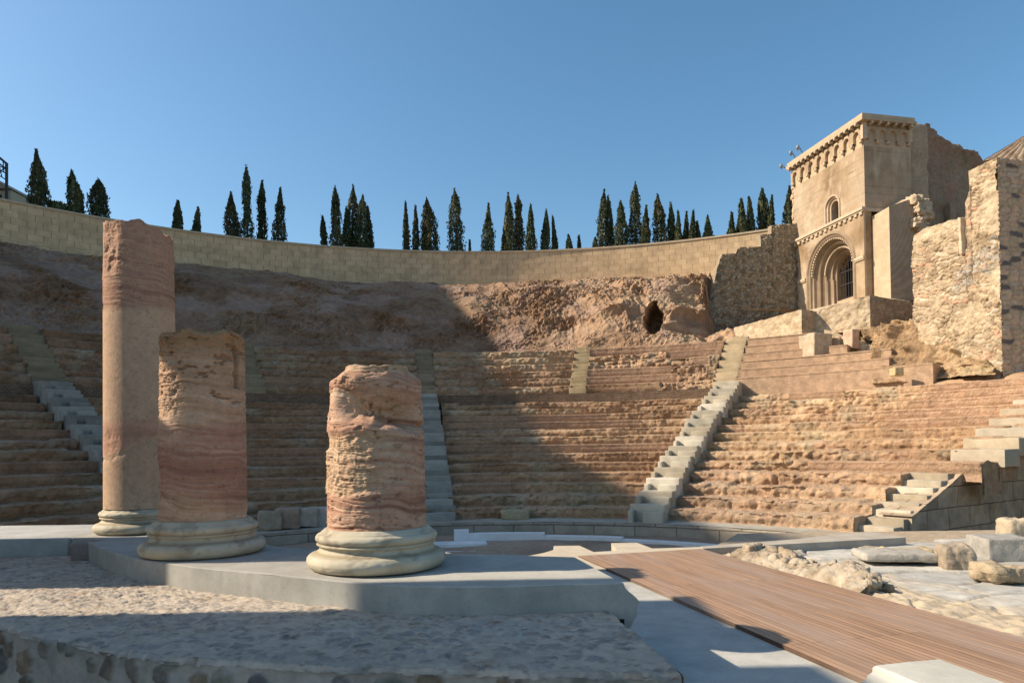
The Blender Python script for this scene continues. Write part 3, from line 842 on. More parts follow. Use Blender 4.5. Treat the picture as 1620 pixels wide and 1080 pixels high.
# podium carrying the columns
fpx = [(140, 858), (155, 866), (190, 877), (227, 886), (309, 897), (403, 905.5), (498, 915), (560, 921), (610, 924.5), (660, 926.8), (720, 927.6), (783, 927.6), (830, 926), (876, 924.2), (935, 923), (987, 922.4)]
fw = np.array([[-4.06, 6.28], [-3.9, 6.2]] + [list(at_z(x, y, ZP)[:2]) for x, y in fpx])
bw_ = np.array([[-4.06, 7.5], [-3.7, 7.5], [-3.1, 7.42], [-2.75, 7.0], [-2.5, 6.3], [-2.2, 5.75], [-1.86, 5.45], [-1.2, 5.22], [-.7, 5.06], [-.3, 4.96], [0, 4.88], [.2, 4.8], [.42, 4.74]])
def resample(p, n):
    s_ = np.concatenate([[0], np.cumsum(np.linalg.norm(np.diff(p, axis=0), axis=1))])
    t_ = np.linspace(0, s_[-1], n)
    return np.stack([np.interp(t_, s_, p[:, 0]), np.interp(t_, s_, p[:, 1])], -1)
fw = resample(fw, 240)
k_ = np.ones(9) / 9
for c_ in (0, 1):
    sm_ = np.convolve(np.pad(fw[:, c_], 4, 'edge'), k_, 'valid'); fw[6:-6, c_] = sm_[6:-6]
bk = resample(bw_, 240)
pod = empty('podium', (-1.2, 4.6, ZL), 'raised curved concrete podium carrying the three broken columns', 'podium')
m = MB()
q = np.concatenate([[0, .004], np.linspace(.02, 1, 30)])
P = np.zeros((240, len(q), 3)); P[..., :2] = fw[:, None] * (1 - q)[None, :, None] + bk[:, None] * q[None, :, None]
P[..., 2] = ZP + .003 * fbm(P * np.array([1, 1, 0]), 3, 3)
P[:, 0, 2] -= .006
cc = mix(np.broadcast_to((.39, .37, .32), P.shape), np.broadcast_to((.33, .315, .28), P.shape), sstep(-.4, .5, fbm(P * np.array([1, 1, 0]), 1.3, 4, .6, 120)))
m.grid(P, cc)
m.build('top_slab', CONC, pod, smooth=True)
m = MB()
zz = np.linspace(0, 1, 26)
P = np.zeros((240, 26, 3)); P[..., :2] = fw[:, None]; P[..., 2] = (ZP - .006) + (ZL - .04 - ZP) * zz[None]
nrm = np.gradient(fw, axis=0); nrm = np.stack([nrm[:, 1], -nrm[:, 0]], -1); nrm /= np.linalg.norm(nrm, axis=1, keepdims=True)
str_ = fbm(np.stack([np.broadcast_to(np.arange(240)[:, None] * .9, (240, 26)), P[..., 2] * 2, P[..., 2] * 0], -1), .5, 3, .6, 121)
P[..., :2] += nrm[:, None] * (str_ * .0012)[..., None]
m.grid(P, np.array((.335, .325, .29)) * (1 + .05 * str_ + .06 * fbm(P, 2, 3))[..., None], flip=True)
m.build('front_face', CONC, pod, smooth=True)
# broken right end with its moulded nose
m = MB()
R_ = np.linspace(0, 1, 40); zz = np.linspace(0, 1, 30)
A_, B_ = fw[-1], bk[-1]
nose = np.interp(zz, [0, .05, .17, .28, .50, 1], [0, .01, .095, .095, 0, -.03])
P = np.zeros((40, 30, 3)); P[..., :2] = A_ + (B_ - A_) * R_[:, None, None]
P[..., 2] = ZP - .006 + (ZF - .03 - ZP) * zz
out = np.array([.93, -.12])
fall = np.interp(R_, [0, .12, .3, 1], [1, .9, .35, .15])
P[..., :2] += out * (nose[None] * fall[:, None] * (1 + .3 * fbm(P, 9, 3)))[..., None]
m.grid(P, (.33, .32, .29), flip=False)
x = np.stack([fw[-1] + 0 * zz[:, None], P[0, :, :2]], 0); m.grid(np.concatenate([x, np.broadcast_to(P[0, :, 2], (2, 30))[..., None]], -1), (.33, .32, .29), flip=True)
P2 = np.zeros((240, 2, 3)); P2[..., :2] = bk[:, None]; P2[:, 0, 2] = ZP; P2[:, 1, 2] = -1.35; m.grid(P2, (.36, .35, .31))
m.build('broken_end', CONC, pod, smooth=True)

led = MB(); led.rbox((-6.06, 6.85, ZL - .05), (4.0, 1.24, ZP - ZL + .05), 0, .003, .2, .012, 5, (.36, .36, .34))
tag(led.build('ledge', CONC, smooth=True), 'low smooth grey concrete ledge at the left edge, level with the podium', 'ledge')
stone('small dark stone block wedged between the grey ledge and the podium corner', (-3.74, 6.02, ZL - .02), (.20, .24, .17), .1, (.24, .19, .165), amp=.02, rnd=.03, res=.03, seed=61, nsc=8)

# rough masonry platform in front
plat = empty('platform', (-1, 3.2, -1.6), 'rough mortared rubble platform in the foreground, dark stones set in its front face', 'platform')
ppx = [(-260, 930), (-120, 958), (0, 988), (41, 999), (109, 1012), (161, 1025), (259, 1040), (420, 1049), (540, 1054), (660, 1058), (783, 1061), (938, 1063), (1080, 1065)]
pf = np.array([at_z(x, y, ZL)[:2] for x, y in ppx])
pbk = np.array([[-8, 6.4], [-6, 6.4], [-4.3, 6.4], [-3.6, 6.1], [-2.7, 5.1], [-2.2, 4.7], [-1.6, 4.55], [-.9, 4.3], [-.5, 4.2], [0, 4.1], [.25, 4.05], [.52, 3.9]])
NF = 560
pf = resample(pf, NF); pbk = resample(pbk, NF)
wob = fbm(np.stack([np.arange(NF) * .02, np.zeros(NF), np.zeros(NF)], -1), 2.2, 4, .6, 130)
pf[:, 1] += .02 * wob
q = np.linspace(0, 1, 230) ** 1.1
P = np.zeros((NF, 230, 3)); P[..., :2] = pf[:, None] * (1 - q)[None, :, None] + pbk[:, None] * q[None, :, None]
F2 = P * np.array([1, 1, 0])
ed, cid, f1 = cells(F2[..., 0] * 11.0 + .4 * fbm(F2, 3, 2, .5, 131), F2[..., 1] * 11.0 + .4 * fbm(F2, 3, 2, .5, 132), 133)
stn = sstep(.16, .30, ed + .06 * fbm(F2, 25, 3, .6, 150)) * (cid > .38)
hgt = .007 * fbm(F2, 4, 4, .6, 134) + .006 * ridged(F2, 18, 3, 135) + .004 * fbm(F2, 46, 2, .6, 136) + stn * .004 - .010 + sstep(.7, .55, stn) * sstep(.1, .4, stn) * -.004
P[..., 2] = ZL + hgt - .02 * sstep(.02, 0, q)[None]
t_ = .5 + .5 * fbm(F2, 1.1, 4, .6, 137)
c = pal([(.34, .275, .21), (.42, .35, .27), (.46, .39, .31), (.38, .345, .30)], t_)
sc_ = pal([(.20, .185, .18), (.30, .25, .20), (.37, .32, .27), (.23, .215, .20), (.33, .24, .17)], cid) * (1 + .25 * fbm(F2, 22, 3, .6, 139))[..., None]
c = mix(c, sc_, stn * .7)
pit = sstep(.35, .7, fbm(F2, 24, 3, .6, 138))
c = c * (1 - .35 * pit)[..., None]
m = MB(); m.grid(P, c)
m.build('top', MORTAR, plat, smooth=True)
# front face
zf = np.linspace(0, 1, 90)
sl = np.concatenate([[0], np.cumsum(np.linalg.norm(np.diff(pf, axis=0), axis=1))])
UU, ZZ = np.meshgrid(sl, zf * .8, indexing='ij')
wp = np.stack([UU, ZZ, 0 * UU], -1)
ed, cid, f1 = cells(UU * 6.5 + .25 * fbm(wp, 6, 3, .6, 140), ZZ * 6.5 + .25 * fbm(wp, 6, 3, .6, 141), 142, .8)
size = .16 + .22 * h32((cid * 9999).astype(np.int64), (cid * 777).astype(np.int64), (cid * 0).astype(np.int64), 3)
stn = sstep(.40, .32, f1 + .28 - size * 1.0 + .05 * fbm(wp, 20, 3, .6, 143)) * (cid > .10)
P = np.zeros((NF, 90, 3)); P[..., :2] = pf[:, None]
nr = np.gradient(pf, axis=0); nr = np.stack([nr[:, 1], -nr[:, 0]], -1); nr /= np.linalg.norm(nr, axis=1, keepdims=True)
dsp = .012 * fbm(wp, 7, 4, .6, 144) + stn * (.014 + .012 * fbm(wp, 22, 3, .6, 145)) - .01
P[..., :2] += nr[:, None] * dsp[..., None]
P[..., 2] = ZL - .02 - ZZ
mort = pal([(.30, .27, .235), (.37, .335, .29), (.42, .385, .335)], .5 + .5 * fbm(wp, 3.5, 4, .6, 146))
sc_ = pal([(.10, .095, .10), (.19, .15, .11), (.13, .12, .12), (.24, .17, .11), (.15, .155, .13), (.27, .24, .20)], cid) * (1 + .35 * fbm(wp, 18, 3, .6, 147))[..., None]
m = MB(); m.grid(P, mix(mort, sc_, stn), flip=True)
m.build('front_face', MORTAR, plat, smooth=True)
# right side
m = MB()
sd = np.linspace(0, 1, 120); zz = np.linspace(0, .75, 60)
P = np.zeros((120, 60, 3)); P[..., :2] = pf[-1] + (pbk[-1] - pf[-1]) * sd[:, None, None]; P[..., 2] = ZL - .015 - zz
P[..., 0] += .02 * fbm(P, 8, 4, .6, 148)
m.grid(P, pal([(.22, .19, .16), (.33, .30, .26), (.38, .35, .31)], .5 + .5 * fbm(P, 6, 4, .6, 149)), flip=True); m.build('side_face', MORTAR, plat, smooth=True)
m = MB(); m.add([(-9, -4, -1.62), (.705, -4, -1.62), (.66, 3.6, -1.62), (-9, 7, -1.62)], [(0, 1, 2, 3)], col=(.3, .27, .22)); tag(m.build('lower_floor', ROUGH), kind='structure')

# ------------------------------------------------------------------ columns
BASE = [(0.0, 0), (.40, 0), (.437, .012), (.455, .035), (.461, .058), (.455, .08), (.437, .10), (.408, .108), (.404, .114), (.386, .120), (.374, .134), (.373, .148), (.384, .156),
        (.392, .160), (.394, .168), (.384, .174), (.384, .178), (.394, .184), (.402, .198), (.402, .212), (.392, .228), (.372, .236), (.366, .238), (.366, .246), (.354, .252), (.345, .262), (.333, .268), (.30, .268)]
def column(label, px, Y, rb, rs0, rs1, h, shape, colour, cyl_label=None):
    c = at_y(px, 800, Y); c = np.array([c[0], Y, ZP + .001])
    e = empty('broken_column', c, label, 'column', 'broken columns on the podium')
    k = rb / .461
    pr = np.array(BASE) * k
    # refine the profile so that the mouldings are round
    s_ = np.concatenate([[0], np.cumsum(np.linalg.norm(np.diff(pr, axis=0), axis=1))])
    t_ = np.linspace(0, s_[-1], 110)
    pr = np.stack([np.interp(t_, s_, pr[:, 0]), np.interp(t_, s_, pr[:, 1])], -1)
    a = np.linspace(0, 2 * np.pi, 160, endpoint=False)
    P = np.stack([c[0] + np.cos(a)[:, None] * pr[None, :, 0], c[1] + np.sin(a)[:, None] * pr[None, :, 0], c[2] + np.broadcast_to(pr[None, :, 1], (160, 110))], -1)
    wr = fbm(P, 5, 4, .6, int(px)) * .005 - .012 * sstep(.5, .8, fbm(P, 6, 4, .65, int(px) + 21)) - .004 * sstep(.3, .6, fbm(P, 30, 3, .6, int(px) + 22))
    P[..., 0] += np.cos(a)[:, None] * wr; P[..., 1] += np.sin(a)[:, None] * wr
    rec = np.exp(-((pr[:, 1] / k - .113) / .008) ** 2) + np.exp(-((pr[:, 1] / k - .176) / .006) ** 2)
    cb = pal([(.38, .335, .245), (.45, .40, .30), (.50, .455, .355)], .5 + .5 * fbm(P, 2.5, 4, .6, int(px) + 3))
    cb = mix(cb, np.broadcast_to((.27, .20, .115), cb.shape), np.broadcast_to(rec[None] * .75, cb.shape[:2]) + .40 * sstep(.1, .6, fbm(P, 3, 4, .65, int(px) + 9)))
    cb = mix(cb, cb * .72, sstep(.25, .6, fbm(P, 9, 4, .65, int(px) + 10)))
    m = MB(); m.grid(P, cb, wrap=True); m.build('base', MARBLE, e, smooth=True)
    # shaft
    nz, na = 330, 300
    zs = np.linspace(.262 * k, h, nz); a = np.linspace(-np.pi, np.pi, na, endpoint=False)     # a = 0 faces the camera, negative = left
    AA, ZS = np.meshgrid(a, zs, indexing='ij')
    f = (ZS - zs[0]) / (h - zs[0])
    r = rs0 + (rs1 - rs0) * f
    face = math.atan2(-c[0], -Y)             # bearing of the camera seen from the column
    def xyz(r, z):
        # bearing measured clockwise seen from above; left as seen by the viewer = clockwise
        bb = face - AA
        return np.stack([c[0] + np.sin(bb) * r, c[1] + np.cos(bb) * r, c[2] + z], -1)
    P = xyz(r, ZS)
    r2, z2, colr = shape(AA, ZS, f, r, P, h)
    P2 = xyz(r2, z2)
    m = MB(); m.grid(P2, colr, wrap=True, flip=False)
    # broken top
    rim = P2[:, -1]; ctr = rim.mean(0)
    q = np.linspace(0, 1, 26)
    T = rim[:, None] * (1 - q)[None, :, None] + ctr * q[None, :, None]
    T[..., 2] += (.014 * fbm(T, 9, 4, .6, 160 + int(px))) * sstep(0, .12, q)[None]
    m.grid(T, np.broadcast_to(colr[:, -1:, :], T.shape) * 1.02, wrap=True, flip=False)
    m.build('shaft', TRAV, e, smooth=True)
    return e
PK = [(.30, .14, .095), (.40, .20, .13), (.47, .27, .185), (.52, .34, .24), (.42, .22, .15)]
def bands(P, seed, sc=1.0):
    w = P.copy(); w[..., 2] += .04 * fbm(P, 2.2, 3, .6, seed) + .09 * (P[..., 0] - P[..., 0].mean())
    b1 = fbm(w * np.array([.6, .6, 9.0]) * sc, 1.0, 5, .62, seed + 1)
    b2 = fbm(w * np.array([1.4, 1.4, 40.0]) * sc, 1.0, 4, .6, seed + 2)
    b3 = fbm(w * np.array([3, 3, 85.0]) * sc, 1.0, 3, .6, seed + 3)
    return b1, b2 * .7 + b3 * .55
def gouge(AA, ZS, a0, z0, wa, wz, dep, pw=2.0):
    e_ = np.abs((AA - a0) / wa) ** pw + np.abs((ZS - z0) / wz) ** pw
    return dep * np.clip(1 - e_, 0, 1) ** .7

def shape_tall(AA, ZS, f, r, P, h):
    b1, b2 = bands(P, 200)
    top = sstep(h - .86, h - .78, ZS + .03 * fbm(P, 3, 2, .5, 203))
    edge = sstep(h - .42, h, ZS)
    rr = r + .004 * fbm(P, 4, 4, .6, 201) * top - .006 * np.abs(b2) * top
    rr += -.012 * top * sstep(.25, .6, fbm(P, 5, 4, .6, 204)) - edge * .012 * np.abs(fbm(P, 7, 4, .6, 205))
    rr -= gouge(AA, ZS, -.95, h - .22, .35, .28, .018) * (1 + fbm(P, 14, 3, .6, 206))
    rr += .003 * (ZS > h - .53) * (ZS < h - .50)
    z = ZS + edge ** 6 * (-.075 * sstep(.1, .9, AA) * sstep(2.6, 1.0, AA) + .03 * fbm(np.stack([np.cos(AA) * 2, np.sin(AA) * 2, AA * 0], -1), 1.6, 3, .6, 207))
    red = pal([(.21, .115, .08), (.30, .165, .112), (.40, .245, .165), (.33, .19, .13)],   .5 + .6 * b1 + .45 * b2)
    plain = pal([(.42, .275, .18), (.46, .315, .21), (.45, .325, .225)], .5 + .5 * fbm(P, 1.4, 4, .6, 208))
    patch = sstep(.10, .16, ZS - (.72 + .10 * np.sin(AA * 1.7 + .5) + .05 * fbm(P, 4, 3, .6, 209))) * sstep(1.12, 1.02, ZS + .04 * fbm(P, 3, 2, .5, 210))
    low = mix(plain, np.broadcast_to((.40, .23, .155), plain.shape) * (1 + .2 * b1)[..., None], patch)
    rim_ = np.exp(-((ZS - (.80 + .10 * np.sin(AA * 1.7 + .5))) / .022) ** 2)
    rr -= .006 * rim_ * (1 + fbm(P, 20, 2, .5, 211)) + .006 * gouge(AA, ZS, -.9, .86, .35, .14, 1.0) * (1 + fbm(P, 16, 3, .6, 212))
    return rr, z, mix(low, red, top)

def shape_mid(AA, ZS, f, r, P, h):
    b1, b2 = bands(P, 230)
    lf = sstep(-.35, -.75, AA) * sstep(.55 * h, .66 * h, ZS + .08 * fbm(P, 3, 3, .6, 231))
    rr = r - .010 * np.abs(b2) - .006 * np.abs(fbm(P, 10, 4, .6, 232)) - lf * (.006 + .022 * np.abs(fbm(P, 16, 4, .65, 233)))
    hole = sstep(.50, .70, fbm(P * np.array([1, 1, 2.2]), 13, 3, .6, 234)) * sstep(-.3, .3, fbm(P, 1.4, 2, .5, 235))
    rr -= hole * .018
    rr -= .085 * sstep(.115, .085, np.abs(AA - .90)) * sstep(h - .42, h - .405, ZS) * sstep(h - .10, h - .125, ZS)
    rr -= gouge(AA, ZS, .9, h - .10, .5, .09, .02) + gouge(AA, ZS, -1.2, .52, .7, .22, .022) * (1 + .6 * fbm(P, 9, 3, .6, 236))
    z = ZS + sstep(.88, 1, f) ** 3 * .03 * fbm(np.stack([np.cos(AA) * 2, np.sin(AA) * 2, AA * 0], -1), 1.5, 4, .6, 237)
    rr -= sstep(.975, 1, f) * .02
    t_ = .54 + .55 * b1 + .34 * b2
    tan = pal([(.28, .165, .098), (.42, .268, .170), (.52, .365, .255)], t_)
    red = pal([(.24, .118, .085), (.35, .19, .132), (.48, .31, .225)], t_)
    w = sstep(.56, .44, f + .05 * fbm(P, 2, 3, .6, 238)) * sstep(.08, .2, f + .05 * fbm(P, 2, 3, .6, 239))
    c = mix(tan, red, w)
    c = mix(c, np.broadcast_to((.30, .165, .075), c.shape), sstep(.80, .95, f + .05 * b1) * .8)
    vein = np.exp(-((ZS - (.50 * h + .05 * np.sin(AA * 2.3) + .05 * fbm(P, 3, 4, .6, 240))) / .009) ** 2) * sstep(-.3, .4, fbm(P, 2.5, 2, .5, 241))
    c = mix(c, np.broadcast_to((.56, .44, .33), c.shape), vein * .45)
    c = mix(c, c * .7, hole)
    return rr, z, c

def shape_short(AA, ZS, f, r, P, h):
    b1, b2 = bands(P, 260)
    g_ = lambda zpx: .262 + (790 - zpx) / 2.7 / 240.0
    rr = r - .009 * np.abs(b2) - .010 * np.abs(fbm(P, 6, 5, .66, 261))
    # big break in the upper half: overhang with hollow below it
    zc = g_(318) - .05 * AA
    ups = sstep(g_(395), g_(375), -0 * ZS) * 0
    hollow = np.exp(-((ZS - zc - .02 * fbm(P, 4, 3)) / np.where(ZS > zc, .10, .055)) ** 2) * sstep(-1.25, -.35, AA) * sstep(1.45, .7, AA)
    crack = np.exp(-((ZS - (g_(372) + .03 * np.sin(AA * 2))) / .016) ** 2) * sstep(-.2, .5, AA)
    rr += .016 * np.exp(-((ZS - zc - .19) / .07) ** 2) * sstep(-1.3, -.3, AA) * sstep(1.5, .8, AA)
    rr -= .15 * hollow * (1 + .5 * fbm(P, 7, 3, .6, 262)) + .05 * crack
    up = sstep(g_(380), g_(300), ZS) if False else sstep(g_(350) - .02, g_(250), ZS)
    rr -= up * .012 * (1 + fbm(P, 5, 4, .6, 263))
    mid_ = sstep(g_(660), g_(630), ZS + .03 * fbm(P, 3, 3, .6, 264)) * sstep(g_(380), g_(420), ZS) * sstep(.5, -.2, AA + .3 * fbm(P, 3, 2, .5, 265))
    rr -= mid_ * (.014 + .020 * np.abs(fbm(P, 5, 5, .68, 266)) + .006 * fbm(P, 22, 3, .65, 272))
    rr += .022 * sstep(-1.15, -1.4, AA) * sstep(g_(655), g_(640), ZS) * sstep(g_(455), g_(470), ZS)
    topc = sstep(g_(190), h, ZS)
    rr -= topc ** 1.3 * (.10 * sstep(-.5, -1.3, AA) + .075 * sstep(.6, 1.4, AA) + .022) * (1 + .35 * fbm(P, 5, 4, .6, 267))
    z = ZS + topc * (.012 * fbm(np.stack([np.cos(AA) * 2, np.sin(AA) * 2, AA * 0], -1), 1.4, 4, .6, 268) - .02)
    t_ = .5 + .75 * b1 + .42 * b2
    c = pal([(.25, .125, .083), (.38, .215, .143), (.46, .295, .203), (.54, .39, .285)], t_)
    tan = pal([(.34, .22, .13), (.45, .31, .19), (.50, .36, .24)], .5 + .5 * fbm(P, 7, 4, .6, 269))
    c = mix(c, tan, np.clip(mid_ * .75 + .5 * hollow + .7 * sstep(.35, .9, topc), 0, 1))
    c = mix(c, np.broadcast_to((.28, .115, .08), c.shape), sstep(.25, .6, fbm(P * np.array([1, 1, 3]), 2.2, 4, .6, 270)) * .5)
    hole = sstep(.55, .72, fbm(P * np.array([1, 1, 2]), 17, 3, .6, 271)); rr -= hole * .010
    return rr, z, mix(c, c * .75, hole)

zt = lambda px, py, Y: at_y(px, py, Y)[2] - ZP
column('tallest broken column, smooth beige shaft with a dark red banded top, farthest left', 223, 6.74, .415, .322, .311, zt(225, 347, 6.42), shape_tall, None)
column('medium broken column of tan and dark red travertine with a small square notch near its top', 322, 5.21, .450, .316, .306, zt(324, 520, 4.92), shape_mid, None)
column('shortest broken column, crumbling pink travertine with a deep hollow in its upper half', 596.5, 4.50, .449, .322, .312, zt(598, 574, 4.3), shape_short, None)

# ------------------------------------------------------------------ ruins right of the deck
ZV = -1.35
g = MB()
x_, t_ = np.linspace(-.5, 6.2, 380), np.linspace(0, 8.6, 330)
eu = (e1 - e0)[:2] / np.linalg.norm((e1 - e0)[:2]); ev = np.array([-eu[1], eu[0]])
TT, XX = np.meshgrid(t_, x_, indexing='ij')
P = np.zeros(TT.shape + (3,)); P[..., :2] = e0[:2] + eu * (TT - .3)[..., None] + ev * (XX + .48)[..., None]
P[..., 2] = ZV
Q = P * np.array([1, 1, 0])
uu = Q[..., 0] * .8 + Q[..., 1] * .15 + .25 * fbm(Q, 1.2, 2, .5, 300); vv = Q[..., 1] * 2.1 - Q[..., 0] * .25 + .25 * fbm(Q, 1.2, 2, .5, 301)
ed, cid, f1 = cells(uu, vv, 302, .7)
joint = sstep(.09, .02, ed + .03 * fbm(Q, 6, 3, .6, 303))
edge_d = XX                                   # rubble border next to the deck
bord = sstep(.38, .12, XX + .15 * fbm(Q, 2.5, 3, .6, 304))
P[..., 2] += (cid - .5) * .035 * (1 - bord) - joint * .03 + .007 * fbm(Q, 5, 4, .6, 305) + bord * (.018 * fbm(Q, 15, 4, .65, 306) + .022 * (ridged(Q, 9, 3, 312) - .4) + .012 * fbm(Q, 3, 2, .5, 307) + .02)
c = pal([(.36, .35, .32), (.42, .40, .35), (.46, .435, .38), (.39, .36, .31)], cid) * (1 + .14 * fbm(Q, 3.5, 4, .6, 308))[..., None]
c = mix(c, np.broadcast_to((.25, .20, .145), c.shape), joint * .8)
dirt = sstep(.12, .55, fbm(Q, .9, 4, .6, 309) + .25 * (XX < .9))
c = mix(c, pal([(.40, .32, .22), (.47, .385, .275)], .5 + .5 * fbm(Q, 6, 3, .6, 310)), np.clip(dirt * .6 + bord, 0, 1))
P[..., 2] += dirt * .012 * fbm(Q, 14, 3, .6, 311)
g.grid(P, c)
tag(g.build('paving', PAVE, smooth=True), kind='structure')
m = MB(); m.add([(1, 2, -1.55), (18, 2, -1.55), (18, 12.2, -1.55), (4, 12.2, -1.55), (1.8, 8.3, -1.55)], tris=[(0, 1, 2), (0, 2, 3), (0, 3, 4)], col=(.38, .30, .21)); tag(m.build('ruin_ground', ROUGH), kind='structure')

rw = MB()
rs = random.Random(5)
cream = lambda W: pal([(.25, .19, .12), (.36, .285, .20), (.43, .365, .28), (.28, .215, .14)], .5 + .7 * fbm(W, 3, 4, .6, 320))
ridge = [(1182, 884, .17), (1200, 885, .20), (1222, 887, .15), (1250, 898, .10), (1275, 906, .10), (1298, 912, .12), (1318, 918, .17), (1338, 921, .25), (1356, 926, .26), (1374, 937, .22), (1392, 945, .15)]
rp = np.array([list(at_z(x_, y_, ZV)[:2]) + [h_] for x_, y_, h_ in ridge])
tt_ = np.concatenate([[0], np.cumsum(np.linalg.norm(np.diff(rp[:, :2], axis=0), axis=1))])
for i in range(120):
    q_ = rs.random() * tt_[-1]; c_ = [np.interp(q_, tt_, rp[:, k]) for k in range(3)]
    lay = rs.random(); sz = rs.uniform(.10, .24) * (1.0 - .3 * lay)
    off_ = rs.uniform(-.18, .20) * (1 - .5 * lay)
    rw.rbox((c_[0] + off_ * .8, c_[1] + .08 + off_ * .6, ZV - .05 + lay * c_[2] * .62), (sz, sz * rs.uniform(.6, 1.0), rs.uniform(.06, .13)), rs.uniform(0, 3.1), .045, .022, min(.03, sz * .2), 300 + i, colf=cream, nsc=7, tilt=rs.uniform(-.5, .5))
n_ = 200; q_ = np.linspace(0, tt_[-1], n_); cx_, cy_, ch_ = [np.interp(q_, tt_, rp[:, k]) for k in range(3)]
v_ = np.linspace(-1, 1, 60); nx_, ny_ = .86, .5
P = np.stack([cx_[:, None] + v_ * .30 * nx_, cy_[:, None] + .08 + v_ * .30 * ny_, ZV - .04 + (ch_[:, None] * .75 + .04) * np.sqrt(np.clip(1 - v_ ** 2, 0, 1))[None]], -1)
P[..., 2] += .05 * (ridged(P, 3.5, 4, 340) - .45) + .02 * fbm(P, 9, 4, .65, 341); P[..., 0] += .03 * fbm(P, 5, 4, .6, 342)
rw.grid(P, cream(P))
tag(rw.build('rubble_wall', ROUGH, smooth=True), 'low pale crumbling rubble wall along the right edge of the wooden deck', 'wall')
def pstone(label, px, py, size, rot, col, seed, amp=.03, rnd=.04, z=ZV, **k):
    p = at_z(px, py, z); size = tuple(1.23 * q_ for q_ in size)
    return stone(label, (p[0], p[1] + size[1] * .45, z - .03), size, rot, col, seed=seed, amp=amp, rnd=rnd, res=.03, nsc=6, group=None, **k)
pstone('squarish brown block standing on the paving, largest of the loose ruins', 1523, 901, (.27, .26, .25), rad(-10), (.36, .29, .21), 71, amp=.035, rnd=.07)
pstone('flat grey cover slab lying on the paving left of the squarish block', 1432, 884, (.62, .42, .075), rad(-8), (.37, .34, .29), 72, amp=.012, rnd=.03, z=ZV + .08)
pstone('yellowish rough stone propping the front of the flat cover slab', 1448, 889, (.42, .26, .12), rad(-5), (.42, .33, .19), 73)
pstone('long dark stone under the back of the flat cover slab', 1392, 880, (.22, .26, .10), rad(-5), (.33, .28, .21), 74)
pstone('grey squared block at the right edge behind the round rubble rock', 1605, 886, (.42, .40, .22), rad(-6), (.35, .33, .29), 75, amp=.012, rnd=.015)
pstone('small brown stone between the squarish block and the grey squared block', 1570, 878, (.22, .2, .14), rad(20), (.36, .27, .17), 76)
pstone('rounded cream rubble rock at the right edge in front of the grey block', 1604, 924, (.36, .28, .16), rad(10), (.38, .30, .20), 77, amp=.05, rnd=.09)
pstone('tan upright stone at the right edge behind the grey squared block', 1618, 868, (.22, .25, .32), rad(0), (.42, .34, .24), 78)
# small loose stones near the front of the upper right wall are added with that wall

# moulded plinth in the lower right corner
ZQ = -.74
ped = empty('plinth', at_z(1480, 1075, ZQ) - np.array([0, 0, .29]), 'pale moulded stone plinth in the lower right corner on the wooden deck', 'plinth')
A_, B_ = at_z(1485, 1042.5, ZQ)[:2], at_z(1386, 1052, ZQ)[:2]
ux = (A_ - B_) / np.linalg.norm(A_ - B_); uy = np.array([-ux[1], ux[0]]); uy = -uy if uy[1] > 0 else uy       # towards the camera
W_, D_ = np.linalg.norm(A_ - B_), 1.0
m = MB()
mold = [(0, 0), (.012, -.006), (.014, -.022), (.03, -.032), (.040, -.05), (.062, -.058), (.075, -.072), (.077, -.092), (.07, -.10), (.07, -.27)]
mold = np.array(mold)
def outline(o):
    c_ = [B_ - ux * o - uy * o * .15, A_ + ux * o * .02 - uy * o * .15, A_ + ux * o * .02 + uy * D_, B_ - ux * o + uy * D_]
    pts_ = []
    for i in range(4):
        for q_ in np.linspace(0, 1, 24, endpoint=False): pts_.append(c_[i] + (c_[(i + 1) % 4] - c_[i]) * q_)
    return np.array(pts_)
P = np.stack([np.concatenate([outline(o), np.full((96, 1), ZQ + dz)], 1) for o, dz in mold], 1)
P += .0015 * fbm(P, 14, 3)[..., None]
pc = np.array((.55, .53, .46)) * (1 + .08 * fbm(P, 5, 4))[..., None]
m.grid(P, pc, wrap=True, flip=True); m.build('moulding', MARBLE, ped, smooth=False)
m = MB(); V = [(*(B_ + ux * W_ * i + uy * D_ * j), ZQ) for i in (0, 1) for j in (0, 1)]
gx, gy = np.meshgrid(np.linspace(0, 1, 60), np.linspace(0, 1, 60), indexing='ij')
P = np.zeros((60, 60, 3)); P[..., :2] = B_ + ux * (gx * W_)[..., None] + uy * (gy * D_)[..., None]; P[..., 2] = ZQ + .001 + .0015 * fbm(P, 9, 4)
m.grid(P, pal([(.40, .385, .32), (.47, .45, .39), (.50, .49, .43)], .5 + .5 * fbm(P, 4, 4, .6, 330)), flip=True); m.build('top', SLAB, ped, smooth=True)

# ------------------------------------------------------------------ church front and walls on the right
BT = rad(-12.1)
TU_ = np.array([math.sin(BT), math.cos(BT)])           # along the front, away from the camera
TN = np.array([-TU_[1], TU_[0]])                       # out of the front, to the left
TC0 = np.array([17.83, 34.0])
def W3(u, n, z):
    u, n, z = np.broadcast_arrays(np.asarray(u, float), np.asarray(n, float), np.asarray(z, float))
    return np.stack([TC0[0] + TU_[0] * u + TN[0] * n, TC0[1] + TU_[1] * u + TN[1] * n, z], -1)
def LM(V): return W3(V[:, 0], V[:, 1], V[:, 2])
SAND = [(.21, .138, .076), (.305, .218, .135), (.37, .275, .18), (.365, .285, .20)]
def sand_col(P, seed=0, lo=1.0):
    t_ = .5 + .75 * fbm(P, .55, 5, .62, 400)
    c = pal(SAND, t_) * lo
    st = sstep(.12, .55, fbm(P * np.array([2, 2, .6]), .7, 4, .6, 402))
    c = mix(c, np.broadcast_to((.47, .385, .275), c.shape), st * .6)
    return c
